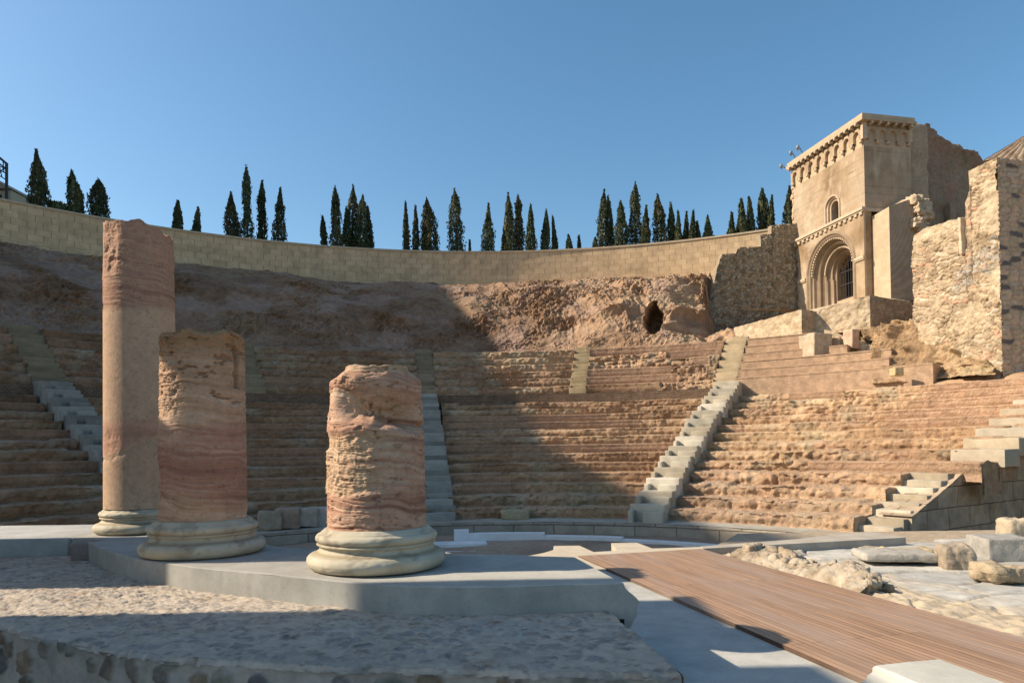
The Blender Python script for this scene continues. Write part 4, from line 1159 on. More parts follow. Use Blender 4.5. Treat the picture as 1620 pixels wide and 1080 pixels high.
def ashlar_lines(u, z, h_=.36, w_=.7, t_=.014):
    """true joints between dressed blocks"""
    row = np.floor(z / h_)
    fz = np.abs(z / h_ - np.round(z / h_)) * h_
    uu = u / w_ + row * .47
    fu = np.abs(uu - np.round(uu)) * w_
    return np.maximum(sstep(t_, t_ * .4, fz), sstep(t_, t_ * .4, fu))
TOW = stone_mat('sandstone', var=.16, vscale=2.5, bump=.4, bscale=22, bdist=.015)

tower = empty('church_tower', (*TC0, 7.3), 'tall sandstone church porch with a round arched portal and a corbelled cornice', 'church')
ZT0, ZSTR, ZBAND, ZCOR, ZTOP = 7.2, 11.72, 15.0, 16.12, 16.46
UB = 5.75
def wall_grid(mb, u0, u1, z0, z1, n, du_=.06, seed=0, lo=1.0, rough_=.01, side=False, hole=None, lines=True):
    uu = np.arange(u0, u1 + 1e-6, (u1 - u0) / max(2, int((u1 - u0) / du_)))
    zz_ = np.linspace(z0, z1, max(3, int((z1 - z0) / du_)))
    U_, Z_ = np.meshgrid(uu, zz_, indexing='ij')
    P = W3(n, -U_, Z_) if side else W3(U_, n, Z_)
    ln = ashlar_lines(U_, Z_) if lines else 0 * U_
    dsp = rough_ * fbm(P, 2.5, 4, .6, 410 + seed)
    P = P + (np.array([*(-TU_ if side else TN), 0]))[None, None] * dsp[..., None]
    c = sand_col(P, seed, lo) * (1 - .16 * ln)[..., None]
    mb.grid(P, c, flip=not side)
def arch_path(uc, r, zs, z0, n=36, jn=12):
    th_ = np.linspace(np.pi, 0, n)
    left = np.stack([np.full(jn, -r), np.linspace(z0, zs, jn, endpoint=False)], -1)
    arc = np.stack([np.cos(th_) * r, zs + np.sin(th_) * r], -1)
    rgt = np.stack([np.full(jn, r), np.linspace(zs, z0, jn + 1)[1:]], -1)
    p = np.concatenate([left, arc, rgt]); p[:, 0] += uc
    return p
def panel_with_arch(mb, u0, u1, z0, z1, uc, r, zs, n, seed=0, lo=1.0, side=False, k=14, n2=36, jn=12):
    p = arch_path(uc, r, zs, z0, n2, jn)
    # matching points on the outer rectangle, cast from the centre of the opening
    o = np.zeros_like(p)
    for i, (a_, b_) in enumerate(p):
        if b_ <= zs + 1e-9: o[i] = (u0 if a_ < uc else u1, b_)
        else:
            d = np.array([a_ - uc, b_ - zs]); s_ = 1e9
            if d[0] > 1e-9: s_ = min(s_, (u1 - uc) / d[0])
            if d[0] < -1e-9: s_ = min(s_, (u0 - uc) / d[0])
            if d[1] > 1e-9: s_ = min(s_, (z1 - zs) / d[1])
            o[i] = (uc + d[0] * s_, zs + d[1] * s_)
    # pull the nearest samples into the upper corners
    for cu in (u0, u1):
        j = np.argmin(np.hypot(o[:, 0] - cu, o[:, 1] - z1)); o[j] = (cu, z1)
    q = np.linspace(0, 1, k)
    G = p[:, None] * (1 - q)[None, :, None] + o[:, None] * q[None, :, None]
    P = W3(n, -G[..., 0], G[..., 1]) if side else W3(G[..., 0], n, G[..., 1])
    c = sand_col(P, seed, lo) * (1 - .14 * ashlar_lines(G[..., 0], G[..., 1]))[..., None]
    mb.grid(P, c, flip=side)
    return p
def sweep(mb, p_of_r, steps, col, seed=0, side=False):
    """archivolt: steps = [(radius, depth n)]"""
    paths = [p_of_r(r) for r, _ in steps]
    G = np.stack(paths, 1)
    nn = np.array([n for _, n in steps])
    P = W3(nn[None], -G[..., 0], G[..., 1]) if side else W3(G[..., 0], np.broadcast_to(nn, G.shape[:2]), G[..., 1])
    c = np.asarray(col) * (1 + .16 * fbm(P, 3, 4, .6, 420 + seed))[..., None]
    mb.grid(P, c, flip=not side)

# lower storey with the portal
UC, ZSP = 2.60, 9.43
m = MB()
panel_with_arch(m, -.0, 5.25, ZT0, ZSTR - .05, UC, 2.0, ZSP, .10, 1, 1.04)
wall_grid(m, 0, .35, ZT0, ZSTR - .05, 0, .08, 2, 1, side=True)
P = W3(*np.meshgrid([0.0], [0.0, .10], [ZT0, ZSTR - .05], indexing='ij'))[0]; m.grid(P, (.47, .37, .26))
P = W3(*np.meshgrid([5.25], [-.8, .10], [ZT0, ZSTR - .05], indexing='ij'))[0]; m.grid(P, (.47, .37, .26), flip=True)
m.build('portal_wall', TOW, tower)
port = MB()
pr = lambda r: arch_path(UC, r, ZSP, ZT0, 48, 14)
steps = [(2.0, .10), (1.94, .16), (1.84, .17), (1.78, .10), (1.70, .06), (1.66, -.06), (1.60, -.10), (1.56, -.24), (1.50, -.30), (1.42, -.27), (1.36, -.33), (1.34, -.46), (1.30, -.55), (1.24, -.53), (1.17, -.57), (1.15, -.70), (1.10, -.79), (1.04, -.77), (.97, -.80), (.95, -.94), (.90, -1.0), (.86, -1.0), (.86, -1.55)]
steps = [(r_, n_ if n_ > 0 else n_ * 1.0) for r_, n_ in steps]
sweep(port, pr, steps, (.27, .20, .132), 1)  # rings coloured darker to deepen the shade of the recess
pt = port.build('archivolts', TOW, tower)
# beaded ornament on two of the rings
m = MB()
for r_, n_ in ((1.62, .0), (1.20, -.52)):
    for q_ in np.linspace(.03, np.pi - .03, 34):
        c_ = W3(UC + math.cos(q_) * r_, n_, ZSP + math.sin(q_) * r_)
        m.rbox(c_ - np.array([0, 0, .05]), (.085, .085, .10), q_, .004, .06, .025, 1, (.50, .40, .29))
m.build('carved_beads', TOW, tower, smooth=True)
for sgn in (-1, 1):
    for r_, n_ in ((1.70, -.12), (1.46, -.38), (1.22, -.64), (1.01, -.87)):
        u_ = UC + sgn * r_
        m = MB(); c_ = W3(u_, n_, ZT0 + .3)
        m.lathe(c_, [(.12, 0), (.12, .08), (.09, .14), (.083, .2), (.078, ZSP - ZT0 - .62), (.085, ZSP - ZT0 - .60)], 14, (.48, .385, .28))
        sh = m.build('jamb_shaft', TOW, tower, smooth=True)
        m = MB(); m.lathe(W3(u_, n_, ZSP - .33), [(.08, 0), (.10, .06), (.12, .18), (.16, .24), (.16, .33), (0, .34)], 12, (.44, .34, .235)); m.build('capital', TOW, sh, smooth=True)
# impost mouldings left and right of the arch
m = MB()
for a_, b_ in ((-.04, .62), (4.60, 5.29)):
    m.box(a_, b_, .05, .20, ZSP - .10, ZSP + .02, (.50, .40, .29), LM); m.box(a_, b_, .05, .17, ZSP - .17, ZSP - .10, (.46, .36, .25), LM)
m.build('impost', TOW, tower)
# gate in the doorway
gt = MB(); dk = (.035, .035, .038)
for i in range(9):
    u_ = UC - .80 + .2 * i
    top_ = ZSP + math.sqrt(max(.86 ** 2 - (u_ - UC) ** 2, 0)) - .03
    gt.tube([W3(u_, -1.2, 7.95), W3(u_, -1.2, max(top_, 8.3))], .022, 6, dk)
for z_ in (8.0, 8.75, 9.45): gt.box(UC - .85, UC + .85, -1.22, -1.18, z_, z_ + .05, dk, LM)
IRON, _, _ = shader('dark_iron', .5, .4); _.inputs['Base Color'].default_value = (.03, .03, .032, 1)
gt.build('gate', IRON, tower)
m = MB(); m.box(UC - .86, UC + .86, -3.8, -.98, ZT0, 7.92, (.42, .29, .19), LM); m.build('threshold', TOW, tower)
m = MB()
for (a_, b_, z_, c_) in ((-1.05, 1.05, None, 0),):
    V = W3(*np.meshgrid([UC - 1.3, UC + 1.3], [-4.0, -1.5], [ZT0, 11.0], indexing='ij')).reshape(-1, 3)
    m.add(V, [(0, 1, 3, 2), (4, 6, 7, 5), (0, 2, 6, 4), (1, 5, 7, 3), (0, 4, 5, 1)], col=(.06, .048, .036))  # near-black walls put the darkness behind the gate into the colour
p_ = pr(.86); G = p_[:, None] * (1 - np.linspace(0, 1, 2))[None, :, None] + 0
o_ = p_.copy(); o_[:, 0] = np.where(o_[:, 0] < UC, UC - 1.3, UC + 1.3)
m.build('inner_room', TOW, tower)

# string course with little corbels
m = MB()
m.box(-.10, 5.75, .0, .26, ZSTR + .02, ZSTR + .15, (.48, .38, .27), LM); m.box(-.07, 5.72, .0, .20, ZSTR - .06, ZSTR + .02, (.45, .35, .24), LM)
m.box(-.10, .0, -2.7, .0, ZSTR - .06, ZSTR + .10, (.45, .36, .26), LM)
m.build('string_course', TOW, tower)
for i in range(15):
    u_ = .12 + i * .385
    m = MB(); m.rbox(W3(u_, .12, ZSTR - .22), (.15, .20, .16), -BT, .015, .05, .035, 30 + i, (.46, .36, .25), nsc=8); m.build('corbel', TOW, tower, smooth=True)

# upper storey front with its window
m = MB()
UW, RWN = 2.40, .55
panel_with_arch(m, 1.3, 3.5, ZSTR + .15, 14.0, UW, RWN, 12.75, 0, 3)
wall_grid(m, 0, 1.3, ZSTR, 14.0, 0, .06, 4); wall_grid(m, 3.5, UB, ZSTR, 14.0, 0, .06, 5, rough_=.02)
wall_grid(m, 0, UB, 14.0, ZBAND, 0, .06, 6, rough_=.015)
m.build('upper_wall', TOW, tower)
m = MB(); pw = lambda r: arch_path(UW, r, 12.75, ZSTR + .15, 28, 8)
sweep(m, pw, [(.60, .0), (.60, .06), (.53, .06), (.50, -.02), (.44, -.05), (.43, -.16), (.38, -.16), (.36, -.12), (.31, -.14), (.30, -.55)], (.47, .36, .25), 5)
fr_ = m.build('window', TOW, tower)
m = MB(); m.box(UW - .5, UW + .5, -.60, -.55, ZSTR + .1, 13.3, (.012, .012, .014), LM); m.build('opening_shade', IRON, fr_)  # dark plate standing in for the unlit depth of the window
# ragged masonry edge at the back of the front
m = MB()
rs = random.Random(9)
z_ = ZSTR - 4.0
while z_ < 15.6:
    h_ = rs.uniform(.22, .42); w_ = rs.uniform(.25, .5)
    m.rbox(W3(UB + w_ / 2 - .12 - (.35 if z_ < ZSTR else 0), -.42, z_), (.8, w_, h_), BT, .05, .09, .05, int(z_ * 10), (.50, .36, .235), nsc=5)
    z_ += h_ * .95
m.build('ragged_edge', ROUGH, tower, smooth=True)
# side wall, back and body
m = MB()
wall_grid(m, -.0, 2.75, ZSTR - .05, ZBAND, 0, .06, 7, .95, side=True)
for (u_, n0, n1) in ((UB, -2.75, 0),):
    V = W3(*np.meshgrid([u_], [n0, n1], [7, ZTOP - .05], indexing='ij')).reshape(-1, 3); m.add(V, [(0, 1, 3, 2)], col=(.4, .3, .2))
V = W3(*np.meshgrid([0, UB], [-2.75], [7, ZTOP - .05], indexing='ij')).reshape(-1, 3); m.add(V, [(0, 1, 3, 2)], col=(.4, .3, .2))
V = W3(*np.meshgrid([.35], [-2.75, -.33], [7, ZSTR], indexing='ij')).reshape(-1, 3); m.add(V, [(0, 1, 3, 2)], col=(.4, .3, .2))
m.build('side_wall', TOW, tower)
# blind arcade, corbels, modillions, cornice
m = MB(); nb = 8; bwid = UB / nb
for i in range(nb):
    uc_ = bwid * (i + .5)
    panel_with_arch(m, uc_ - bwid / 2, uc_ + bwid / 2, ZBAND + .28, ZCOR - .22, uc_, .19, 15.60, .16, 8, 1.03, k=4, n2=14, jn=4)
    sweep(m, lambda r, uc_=uc_: arch_path(uc_, r, 15.60, ZBAND + .28, 14, 4), [(.19, .16), (.19, .0)], (.42, .32, .21), 6)
m.box(0, UB, 0, .02, ZCOR - .22, ZCOR, (.47, .37, .26), LM)
m.box(0, UB, -.02, .002, ZBAND - .02, ZCOR, (.45, .34, .22), LM)
ns_ = 4
for i in range(ns_):
    uc_ = .1 + .62 * (i + .5)
    panel_with_arch(m, uc_ - .31, uc_ + .31, ZBAND + .28, ZCOR - .22, uc_, .19, 15.60, -.14, 9, .98, side=True, k=4, n2=14, jn=4)
    sweep(m, lambda r, uc_=uc_: arch_path(uc_, r, 15.60, ZBAND + .28, 14, 4), [(.19, -.14), (.19, .0)], (.42, .32, .21), 7, side=True)
m.box(-.14, .0, -.10, .16, ZBAND + .28, ZCOR - .0, (.47, .37, .26), LM)
m.box(.0, .02, -2.75, 0, ZBAND - .02, ZCOR, (.44, .34, .23), LM)
m.box(-.14, 0, -2.75, -2.58, ZBAND + .28, ZCOR, (.44, .34, .23), LM)
m.build('arcade_band', TOW, tower)
for i in range(nb + 1):
    m = MB(); m.rbox(W3(min(max(bwid * i, .08), UB - .1), .10, ZBAND + .10), (.15, .18, .20), -BT, .02, .05, .06, 60 + i, (.46, .36, .25), nsc=8); m.build('corbel', TOW, tower, smooth=True)
for i in range(1, ns_ + 1):
    m = MB(); m.rbox(W3(-.08, -(.1 + .62 * i), ZBAND + .10), (.15, .18, .20), -BT, .02, .05, .06, 70 + i, (.43, .33, .23), nsc=8); m.build('corbel', TOW, tower, smooth=True)
for i in range(15):
    u_ = .12 + i * (UB - .2) / 14
    m = MB(); m.rbox(W3(u_, .27, ZCOR - .16), (.28, .13, .16), -BT + rad(0), .012, .06, .05, 80 + i, (.47, .37, .26), nsc=8); m.build('modillion', TOW, tower, smooth=True)
for i in range(6):
    m = MB(); m.rbox(W3(-.25, -.25 - i * .46, ZCOR - .16), (.13, .28, .16), -BT, .012, .06, .05, 96 + i, (.43, .33, .23), nsc=8); m.build('modillion', TOW, tower, smooth=True)
m = MB()
m.box(-.36, UB + .18, -2.80, .36, ZCOR, ZCOR + .16, (.40, .31, .205), LM); m.box(-.31, UB + .14, -2.76, .31, ZCOR + .16, ZTOP, (.42, .33, .22), LM)
m.build('cornice', TOW, tower)
# floodlights at the back of the cornice
LAMP, _, lb = shader('lamp_housing', .45, .5); lb.inputs['Base Color'].default_value = (.22, .25, .27, 1)
for i, (u_, z_, lab) in enumerate(((6.15, 16.42, 'lowest round floodlight at the left end of the church cornice'), (5.2, 16.79, 'middle round floodlight on the left end of the church cornice'), (4.55, 16.82, 'rightmost round floodlight on the church cornice'))):
    f_ = empty('floodlight', W3(u_, .40, z_), lab, 'lamp', 'floodlights on the church cornice')
    m = MB(); m.lathe((0, 0, 0), [(0, 0), (.13, 0), (.15, .03), (.14, .12), (.08, .20), (0, .21)], 18, (.2, .2, .2))
    for V_ in m.V: V_[:] = np.stack([V_[:, 2] * -.93 + V_[:, 0] * .2, V_[:, 0] * .9 - V_[:, 2] * .3, V_[:, 1]], -1) + np.array(W3(u_, .42, z_))
    m.build('housing', LAMP, f_, smooth=True)
    m = MB(); m.tube([W3(u_, .38, z_), W3(u_ - .1, .1, ZTOP - .3)], .025, 6); m.build('bracket', LAMP, f_)

# buttress on the right of the porch
bu = empty('buttress', W3(-1.2, -1.4, 7.2), 'smooth sandstone buttress with a sloping top beside the church portal', 'buttress')
nB = -.36
hb = hit(1408, 400, TC0 + TN * nB, TN); uL = (hb[:2] - TC0) @ TU_
hb2 = hit(1450, 400, TC0 + TU_ * uL, TU_); nR = (hb2[:2] - TC0) @ TN
ztop_c = hit(1408, 327, TC0 + TU_ * uL, TU_)[2]; ztop_r = hit(1447, 312, TC0 + TU_ * uL, TU_)[2]; ztop_b = hit(1378, 346, TC0, TU_)[2]
m = MB()
uu = np.linspace(uL, -.02, 30); zz = np.linspace(0, 1, 60); U_, Q_ = np.meshgrid(uu, zz, indexing='ij')
Zt_ = np.interp(U_, [uL, 0], [ztop_c, ztop_c - .1]); P = W3(U_, nB, 7.0 + (Zt_ - 7.0) * Q_)
m.grid(P, mix(sand_col(P, 20), np.broadcast_to((.55, .44, .30), P.shape), np.full(P.shape[:2], .5)) * (1 - .12 * ashlar_lines(U_, P[..., 2]))[..., None], flip=True)
nn = np.linspace(nB, nR, 40); N_, Q_ = np.meshgrid(nn, np.linspace(0, 1, 90), indexing='ij')
Zt_ = np.interp(-N_, [-nB, -nR], [ztop_c, ztop_r]); P = W3(uL, N_, 7.0 + (Zt_ - 7.0) * Q_)
P = P - np.array([*TU_, 0]) * (.012 * fbm(P, 4, 4, .6, 430))[..., None]
crs = sstep(.25, .8, np.abs(np.sin(P[..., 2] * 26)))
m.grid(P, mix(np.broadcast_to((.27, .20, .13), P.shape), pal([(.40, .30, .20), (.45, .34, .235)], .5 + .5 * fbm(P, 3, 4, .6, 431)), crs), flip=False)
P = W3(*np.meshgrid([uL, 0.3], [nR, nB], [0], indexing='ij'))[:, :, 0]; P[..., 2] = np.array([[ztop_r, ztop_c], [ztop_r + .3, ztop_c - .1]]); m.grid(P, (.4, .3, .2), flip=False)
m.build('body', TOW, bu)

# nave behind
nv = empty('church_nave', W3(1.5, -6, 7), 'tall shaded ruined nave wall with pilaster and broken top behind the porch', 'church')
m = MB()
nn = np.linspace(-2.8, -12.5, 240); N_, Q_ = np.meshgrid(nn, np.linspace(0, 1, 150), indexing='ij')
uN = 2.4
tops = []
for px, py in ((1463, 200), (1480, 212), (1500, 226), (1520, 236), (1546, 238), (1553, 252), (1600, 262)):
    h_ = hit(px, py, TC0 + TU_ * uN, TU_); tops.append(((h_[:2] - TC0) @ TN, h_[2]))
tops = np.array(tops)[::-1]
Zt_ = np.interp(N_, tops[:, 0], tops[:, 1]) + .22 * fbm(np.stack([N_, 0 * N_, 0 * N_], -1), 1.6, 4, .6, 440)
P = W3(uN, N_, 7.0 + (Zt_ - 7.0) * Q_)
dd = .10 * fbm(P, 1.1, 4, .6, 441) + .35 * sstep(.88, 1, Q_) * ridged(P, 1.5, 3, 442)
P = P - np.array([*TU_, 0]) * dd[..., None]
c = pal([(.17, .13, .085), (.25, .19, .13), (.32, .25, .17)], .5 + .5 * fbm(P, .7, 4, .6, 443))
c = mix(c, np.broadcast_to((.27, .16, .11), c.shape), sstep(.1, .5, fbm(P * np.array([1, 1, .3]), .8, 3, .6, 444)) * .6)
m.grid(P, c, flip=False)
P2 = np.stack([P[:, -1], P[:, -1] + np.array([*TU_, 0]) * 1.2 + np.array([0, 0, -.15])], 1); m.grid(P2, (.36, .29, .2), flip=False)
m.build('wall', ROUGH, nv, smooth=True)
m = MB()
for px0, px1, pyt, u_ in ((1438, 1468, 196, .7),):
    a_ = hit(px0, 250, TC0 + TU_ * u_, TU_); b_ = hit(px1, 250, TC0 + TU_ * u_, TU_); na, nb_ = (a_[:2] - TC0) @ TN - .02, (b_[:2] - TC0) @ TN
    zt_ = hit(1450, pyt, TC0 + TU_ * u_, TU_)[2]
    m.rbox(W3(u_ + .4, (na + nb_) / 2, 7), (abs(nb_ - na), .9, zt_ - 7), -BT, .05, .15, .1, 7, (.36, .28, .19), nsc=2)
m.build('pilaster', ROUGH, nv, smooth=True)
m = MB(); a_ = hit(1503, 350, TC0 + TU_ * 2.3, TU_); m.rbox(W3(2.3, (a_[:2] - TC0) @ TN, 7), (.45, .5, 6.3), -BT, .05, .15, .08, 8, (.30, .23, .16), nsc=2); m.build('pilaster', ROUGH, nv, smooth=True)

# rubble masonry wall and corner block at the right edge
KC = np.array([16.57, 23.0])                        # corner, wall runs from here parallel to the church front
def K3(t, n, z):
    t, n, z = np.broadcast_arrays(np.asarray(t, float), np.asarray(n, float), np.asarray(z, float))
    return np.stack([KC[0] + TU_[0] * t + TN[0] * n, KC[1] + TU_[1] * t + TN[1] * n, z], -1)
mw = empty('masonry_wall', (*KC, 2.4), 'sunlit rough masonry wall with mixed stones, ruined top and shaded right corner', 'wall')
def kz(px, py):
    h_ = hit(px, py, KC, TN); return (h_[:2] - KC) @ TU_, h_[2]
top_px = [(1581, 247), (1534, 271), (1533, 300), (1527, 322), (1526, 345), (1512, 348), (1500, 350), (1480, 356), (1462, 362), (1446, 370), (1443, 372)]
tt = np.array([kz(*p) for p in top_px])
tmax = tt[-1, 0]
tk = tt[:, 0].copy()
for i in range(1, len(tk)): tk[i] = max(tk[i], tk[i - 1] + .02)
ts = np.linspace(0, tk[-1], 190)
zt_ = np.interp(ts, tk, tt[:, 1]); zt_ += .05 * fbm(np.stack([ts, 0 * ts, 0 * ts], -1), 3, 4, .6, 450) * (ts > 1.3)
fz = np.linspace(0, 1, 230)
T_, Q_ = np.meshgrid(ts, fz, indexing='ij'); Z_ = 2.2 + (zt_[:, None] - 2.2) * Q_
wp = np.stack([T_, Z_, 0 * T_], -1)
wu = .25 * fbm(wp, 1.6, 3, .6, 451)
def layer(su, sv, seed, jit=.75): return cells(T_ * su + wu * su, Z_ * sv + wu * sv * .5, seed, jit)
e1_, c1_, _ = layer(4.2, 6.6, 452); e2_, c2_, _ = layer(2.2, 9.0, 453, .6); e3_, c3_, _ = layer(2.6, 15, 454, .4)
zone = fbm(wp, .5, 3, .5, 455)
coursed = sstep(.0, .3, zone + .25 * (Z_ > 5.2)); slate = sstep(.35, .6, np.exp(-((Z_ - (6.55 - .45 * T_)) / .6) ** 2) * sstep(2.4, 1.4, T_) + .25 * zone)
e_ = e1_ * (1 - coursed) + e2_ * coursed; c_ = np.where(coursed > .5, c2_, c1_)
e_ = np.where(slate > .5, e3_, e_); c_ = np.where(slate > .5, c3_, c_)
stn = sstep(.04, .2, e_)
plas = sstep(.0, .4, fbm(wp, .9, 4, .6, 456) - .05) * (slate < .5)
P = K3(T_, (stn - .6) * .07 * (1 - .8 * plas) + .11 * fbm(wp, 1.0, 4, .6, 457) + .035 * fbm(wp, 5, 4, .6, 458), Z_)
c = pal([(.25, .18, .115), (.34, .255, .165), (.42, .325, .22), (.34, .25, .16), (.47, .39, .285)], c_)
c = mix(c, pal([(.20, .185, .165), (.30, .275, .24), (.40, .34, .26)], c_), slate * (c_ > .3))
c = c * (.75 + .5 * h32((c_ * 99999).astype(np.int64), (c_ * 0).astype(np.int64), (c_ * 0).astype(np.int64), 8))[..., None]
c = mix(c, np.broadcast_to((.50, .30, .20), c.shape), ((c_ > .46) & (c_ < .53)) * .8)
c = mix(np.broadcast_to((.40, .315, .21), c.shape), c, stn)
c = mix(c, pal([(.42, .33, .215), (.50, .405, .28)], .5 + .5 * fbm(wp, 3, 3, .6, 459)), plas * .8)
m = MB(); m.grid(P, c, flip=True)
P2 = np.stack([P[:, -1], P[:, -1] - np.array([*TN, 0]) * .9 + np.array([0, 0, -.04])], 1); m.grid(P2, (.45, .36, .25), flip=True)
m.build('wall', ROUGH, mw, smooth=True)
# recesses and ledges on the wall
m = MB()
for px0, py0, px1, py1, d_ in ((1521, 345, 1527, 402, .14),):
    a_, b_ = kz(px0, py0), kz(px1, py1)
    u_, z_ = (a_[0] + b_[0]) / 2, min(a_[1], b_[1])
    m.rbox(K3(u_, .02, z_), (2 * d_, max(abs(a_[0] - b_[0]), .14), max(abs(a_[1] - b_[1]), .12)), -BT, .03, .08, .03, 9, (.50, .40, .28), nsc=5)
m.build('ledges', ROUGH, mw, smooth=True)
# shaded right face
m = MB()
nn = np.linspace(0, -4.5, 150); N_, Q_ = np.meshgrid(nn, fz, indexing='ij'); Z_ = 2.2 + (tt[0, 1] - 2.2) * Q_
wp = np.stack([N_, Z_, 0 * N_], -1); e_, c_, _ = cells(N_ * 2.2 + .15 * fbm(wp, 2, 2), Z_ * 6 + .15 * fbm(wp, 2, 2), 460, .6); stn = sstep(.03, .16, e_)
P = K3(0, N_, Z_); P = P - np.array([*TU_, 0]) * ((stn - .6) * .05 + .02 * fbm(P, 4, 4, .6, 461))[..., None]
c = pal([(.40, .30, .20), (.47, .36, .24), (.50, .34, .23), (.44, .36, .27)], c_); c = mix(c, np.broadcast_to((.13, .11, .10), c.shape), ((c_ > .30) & (c_ < .42)) * 1.0)
c = mix(np.broadcast_to((.42, .33, .23), c.shape), c, stn)
m.grid(P, c, flip=False); m.build('corner_face', ROUGH, mw, smooth=True)
# broken stub of wall on the buttress
m = MB(); rs = random.Random(4)
for i in range(14):
    px, py = 1446 + rs.uniform(0, 18), 316 + 46 * i / 13
    p = hit(px, py, TC0 + TU_ * uL, TU_)
    m.rbox((p[0], p[1], p[2] - .15), (rs.uniform(.35, .7), .6, rs.uniform(.25, .45)), -BT + rs.uniform(-.3, .3), .10, .06, .08, 200 + i, (.50, .385, .26), nsc=4)
m.build('broken_stub', ROUGH, mw, smooth=True)

# tiled roof behind the corner block
tr = empty('tiled_roof', (18.9, 25.4, 9.5), 'brown tiled pyramid roof showing behind the corner block at the right edge', 'roof')
ap = at_y(1637, 205, 26.6); m = MB()
b0, b1 = at_y(1556, 255, 25.6), at_y(1720, 262, 25.6)
n_ = 260; q = np.linspace(0, 1, n_); v = np.linspace(0, 1, 16)
for (A0, A1) in ((b0, b1), (b0 + np.array([2.4, 3.2, 0]), b0), (b1, b1 + np.array([.6, 3.2, 0]))):
    E_ = A0[None] + (A1 - A0)[None] * q[:, None]
    P = E_[:, None] + (ap[None, None] - E_[:, None]) * v[None, :, None]
    P[..., 2] += (.045 * np.abs(np.sin(q * 42)) * 1.0)[:, None] * (1 - v)[None] + .02 * fbm(P, 6, 3)
    m.grid(P, pal([(.27, .17, .10), (.40, .27, .17), (.46, .34, .22)], .5 + .6 * fbm(P, 5, 3, .6, 470)), flip=False)
m.build('tiles', ROUGH, tr, smooth=True)
m = MB(); m.lathe(ap - np.array([0, 0, .02]), [(.22, 0), (.2, .12), (.1, .2), (0, .22)], 10, (.5, .45, .38)); m.build('cap', ROUGH, tr, smooth=True)
m = MB(); m.box(b0[0] + 2.1, b1[0] + 1, b0[1] + .15, b0[1] + 3, 2.4, b0[2] + .02, (.4, .3, .2)); m.build('walls', ROUGH, tr)

# terrace walls under the portal
tw = empty('terrace_wall', (14.5, 31.5, 5), 'pale stone terrace walls and corner blocks below the church portal', 'wall')
TERR = lambda P, s=0: pal([(.36, .265, .165), (.45, .345, .225), (.50, .40, .275), (.38, .28, .175)], .5 + .55 * fbm(P, 1.6, 4, .65, 480 + s))
def face(mb, A0, A1, z0, zt0, zt1, seed, dark=1.0, amp=.05, thick=.8, d_=.05):
    """upright wall from plan point A0 to A1"""
    A0, A1 = np.asarray(A0[:2], float), np.asarray(A1[:2], float); L_ = np.linalg.norm(A1 - A0); dv_ = (A1 - A0) / L_; nv_ = np.array([dv_[1], -dv_[0]])
    n_ = max(6, int(L_ / d_)); q = np.linspace(0, 1, n_); k = max(8, int((max(zt0, zt1) - z0) / d_)); v = np.linspace(0, 1, k)
    Q_, V_ = np.meshgrid(q, v, indexing='ij'); zt_ = zt0 + (zt1 - zt0) * Q_ + amp * .5 * fbm(np.stack([Q_ * L_, 0 * Q_, 0 * Q_], -1), 3, 3, .6, seed)
    P = np.zeros(Q_.shape + (3,)); P[..., :2] = A0 + (A1 - A0) * Q_[..., None]; P[..., 2] = z0 + (zt_ - z0) * V_
    e_, c_, _ = cells(Q_ * L_ * 3.2 + .2 * fbm(P, 2, 2), P[..., 2] * 4.5 + .2 * fbm(P, 2, 2), seed, .8); st = sstep(.03, .2, e_)
    P[..., :2] += nv_ * (((st - .6) * amp * .5) + amp * fbm(P, 2.2, 4, .6, seed + 1))[..., None]
    c = TERR(P, seed) * (.86 + .28 * c_)[..., None] * dark * (.86 + .14 * st)[..., None]
    mb.grid(P, c)
    T2 = P[:, -1:].copy(); T2 = np.concatenate([T2, T2 - np.array([*nv_, 0]) * thick], 1); mb.grid(T2, TERR(T2, seed))
    return P
pA = at_y(1100, 545, 33.6); 
def fp(px, py, Y): return at_y(px, py, Y)
m = MB()
b_l = fp(1162, 520, 34.6); b_r = fp(1268, 489, 31.0)
face(m, b_l, b_r, 4.4, b_l[2] + .05, b_r[2], 500)
b_rb = hit(1295, 489, b_r[:2] , np.array([.35, .94])); b_rb = np.array([b_r[0] + .95 * 1.0, b_r[1] + .55])
face(m, b_r, b_rb, 4.4, b_r[2], b_r[2], 501)
c_l = np.array([b_rb[0] - .15, b_rb[1] + .05]); c_r = fp(1376, 467, 30.0)
face(m, c_l, c_r, 3.2, b_r[2] + .02, c_r[2], 502)
c_rr = fp(1443, 470, 31.0)
face(m, c_r, c_rr, 3.2, c_r[2], c_r[2] - .1, 503, .8)
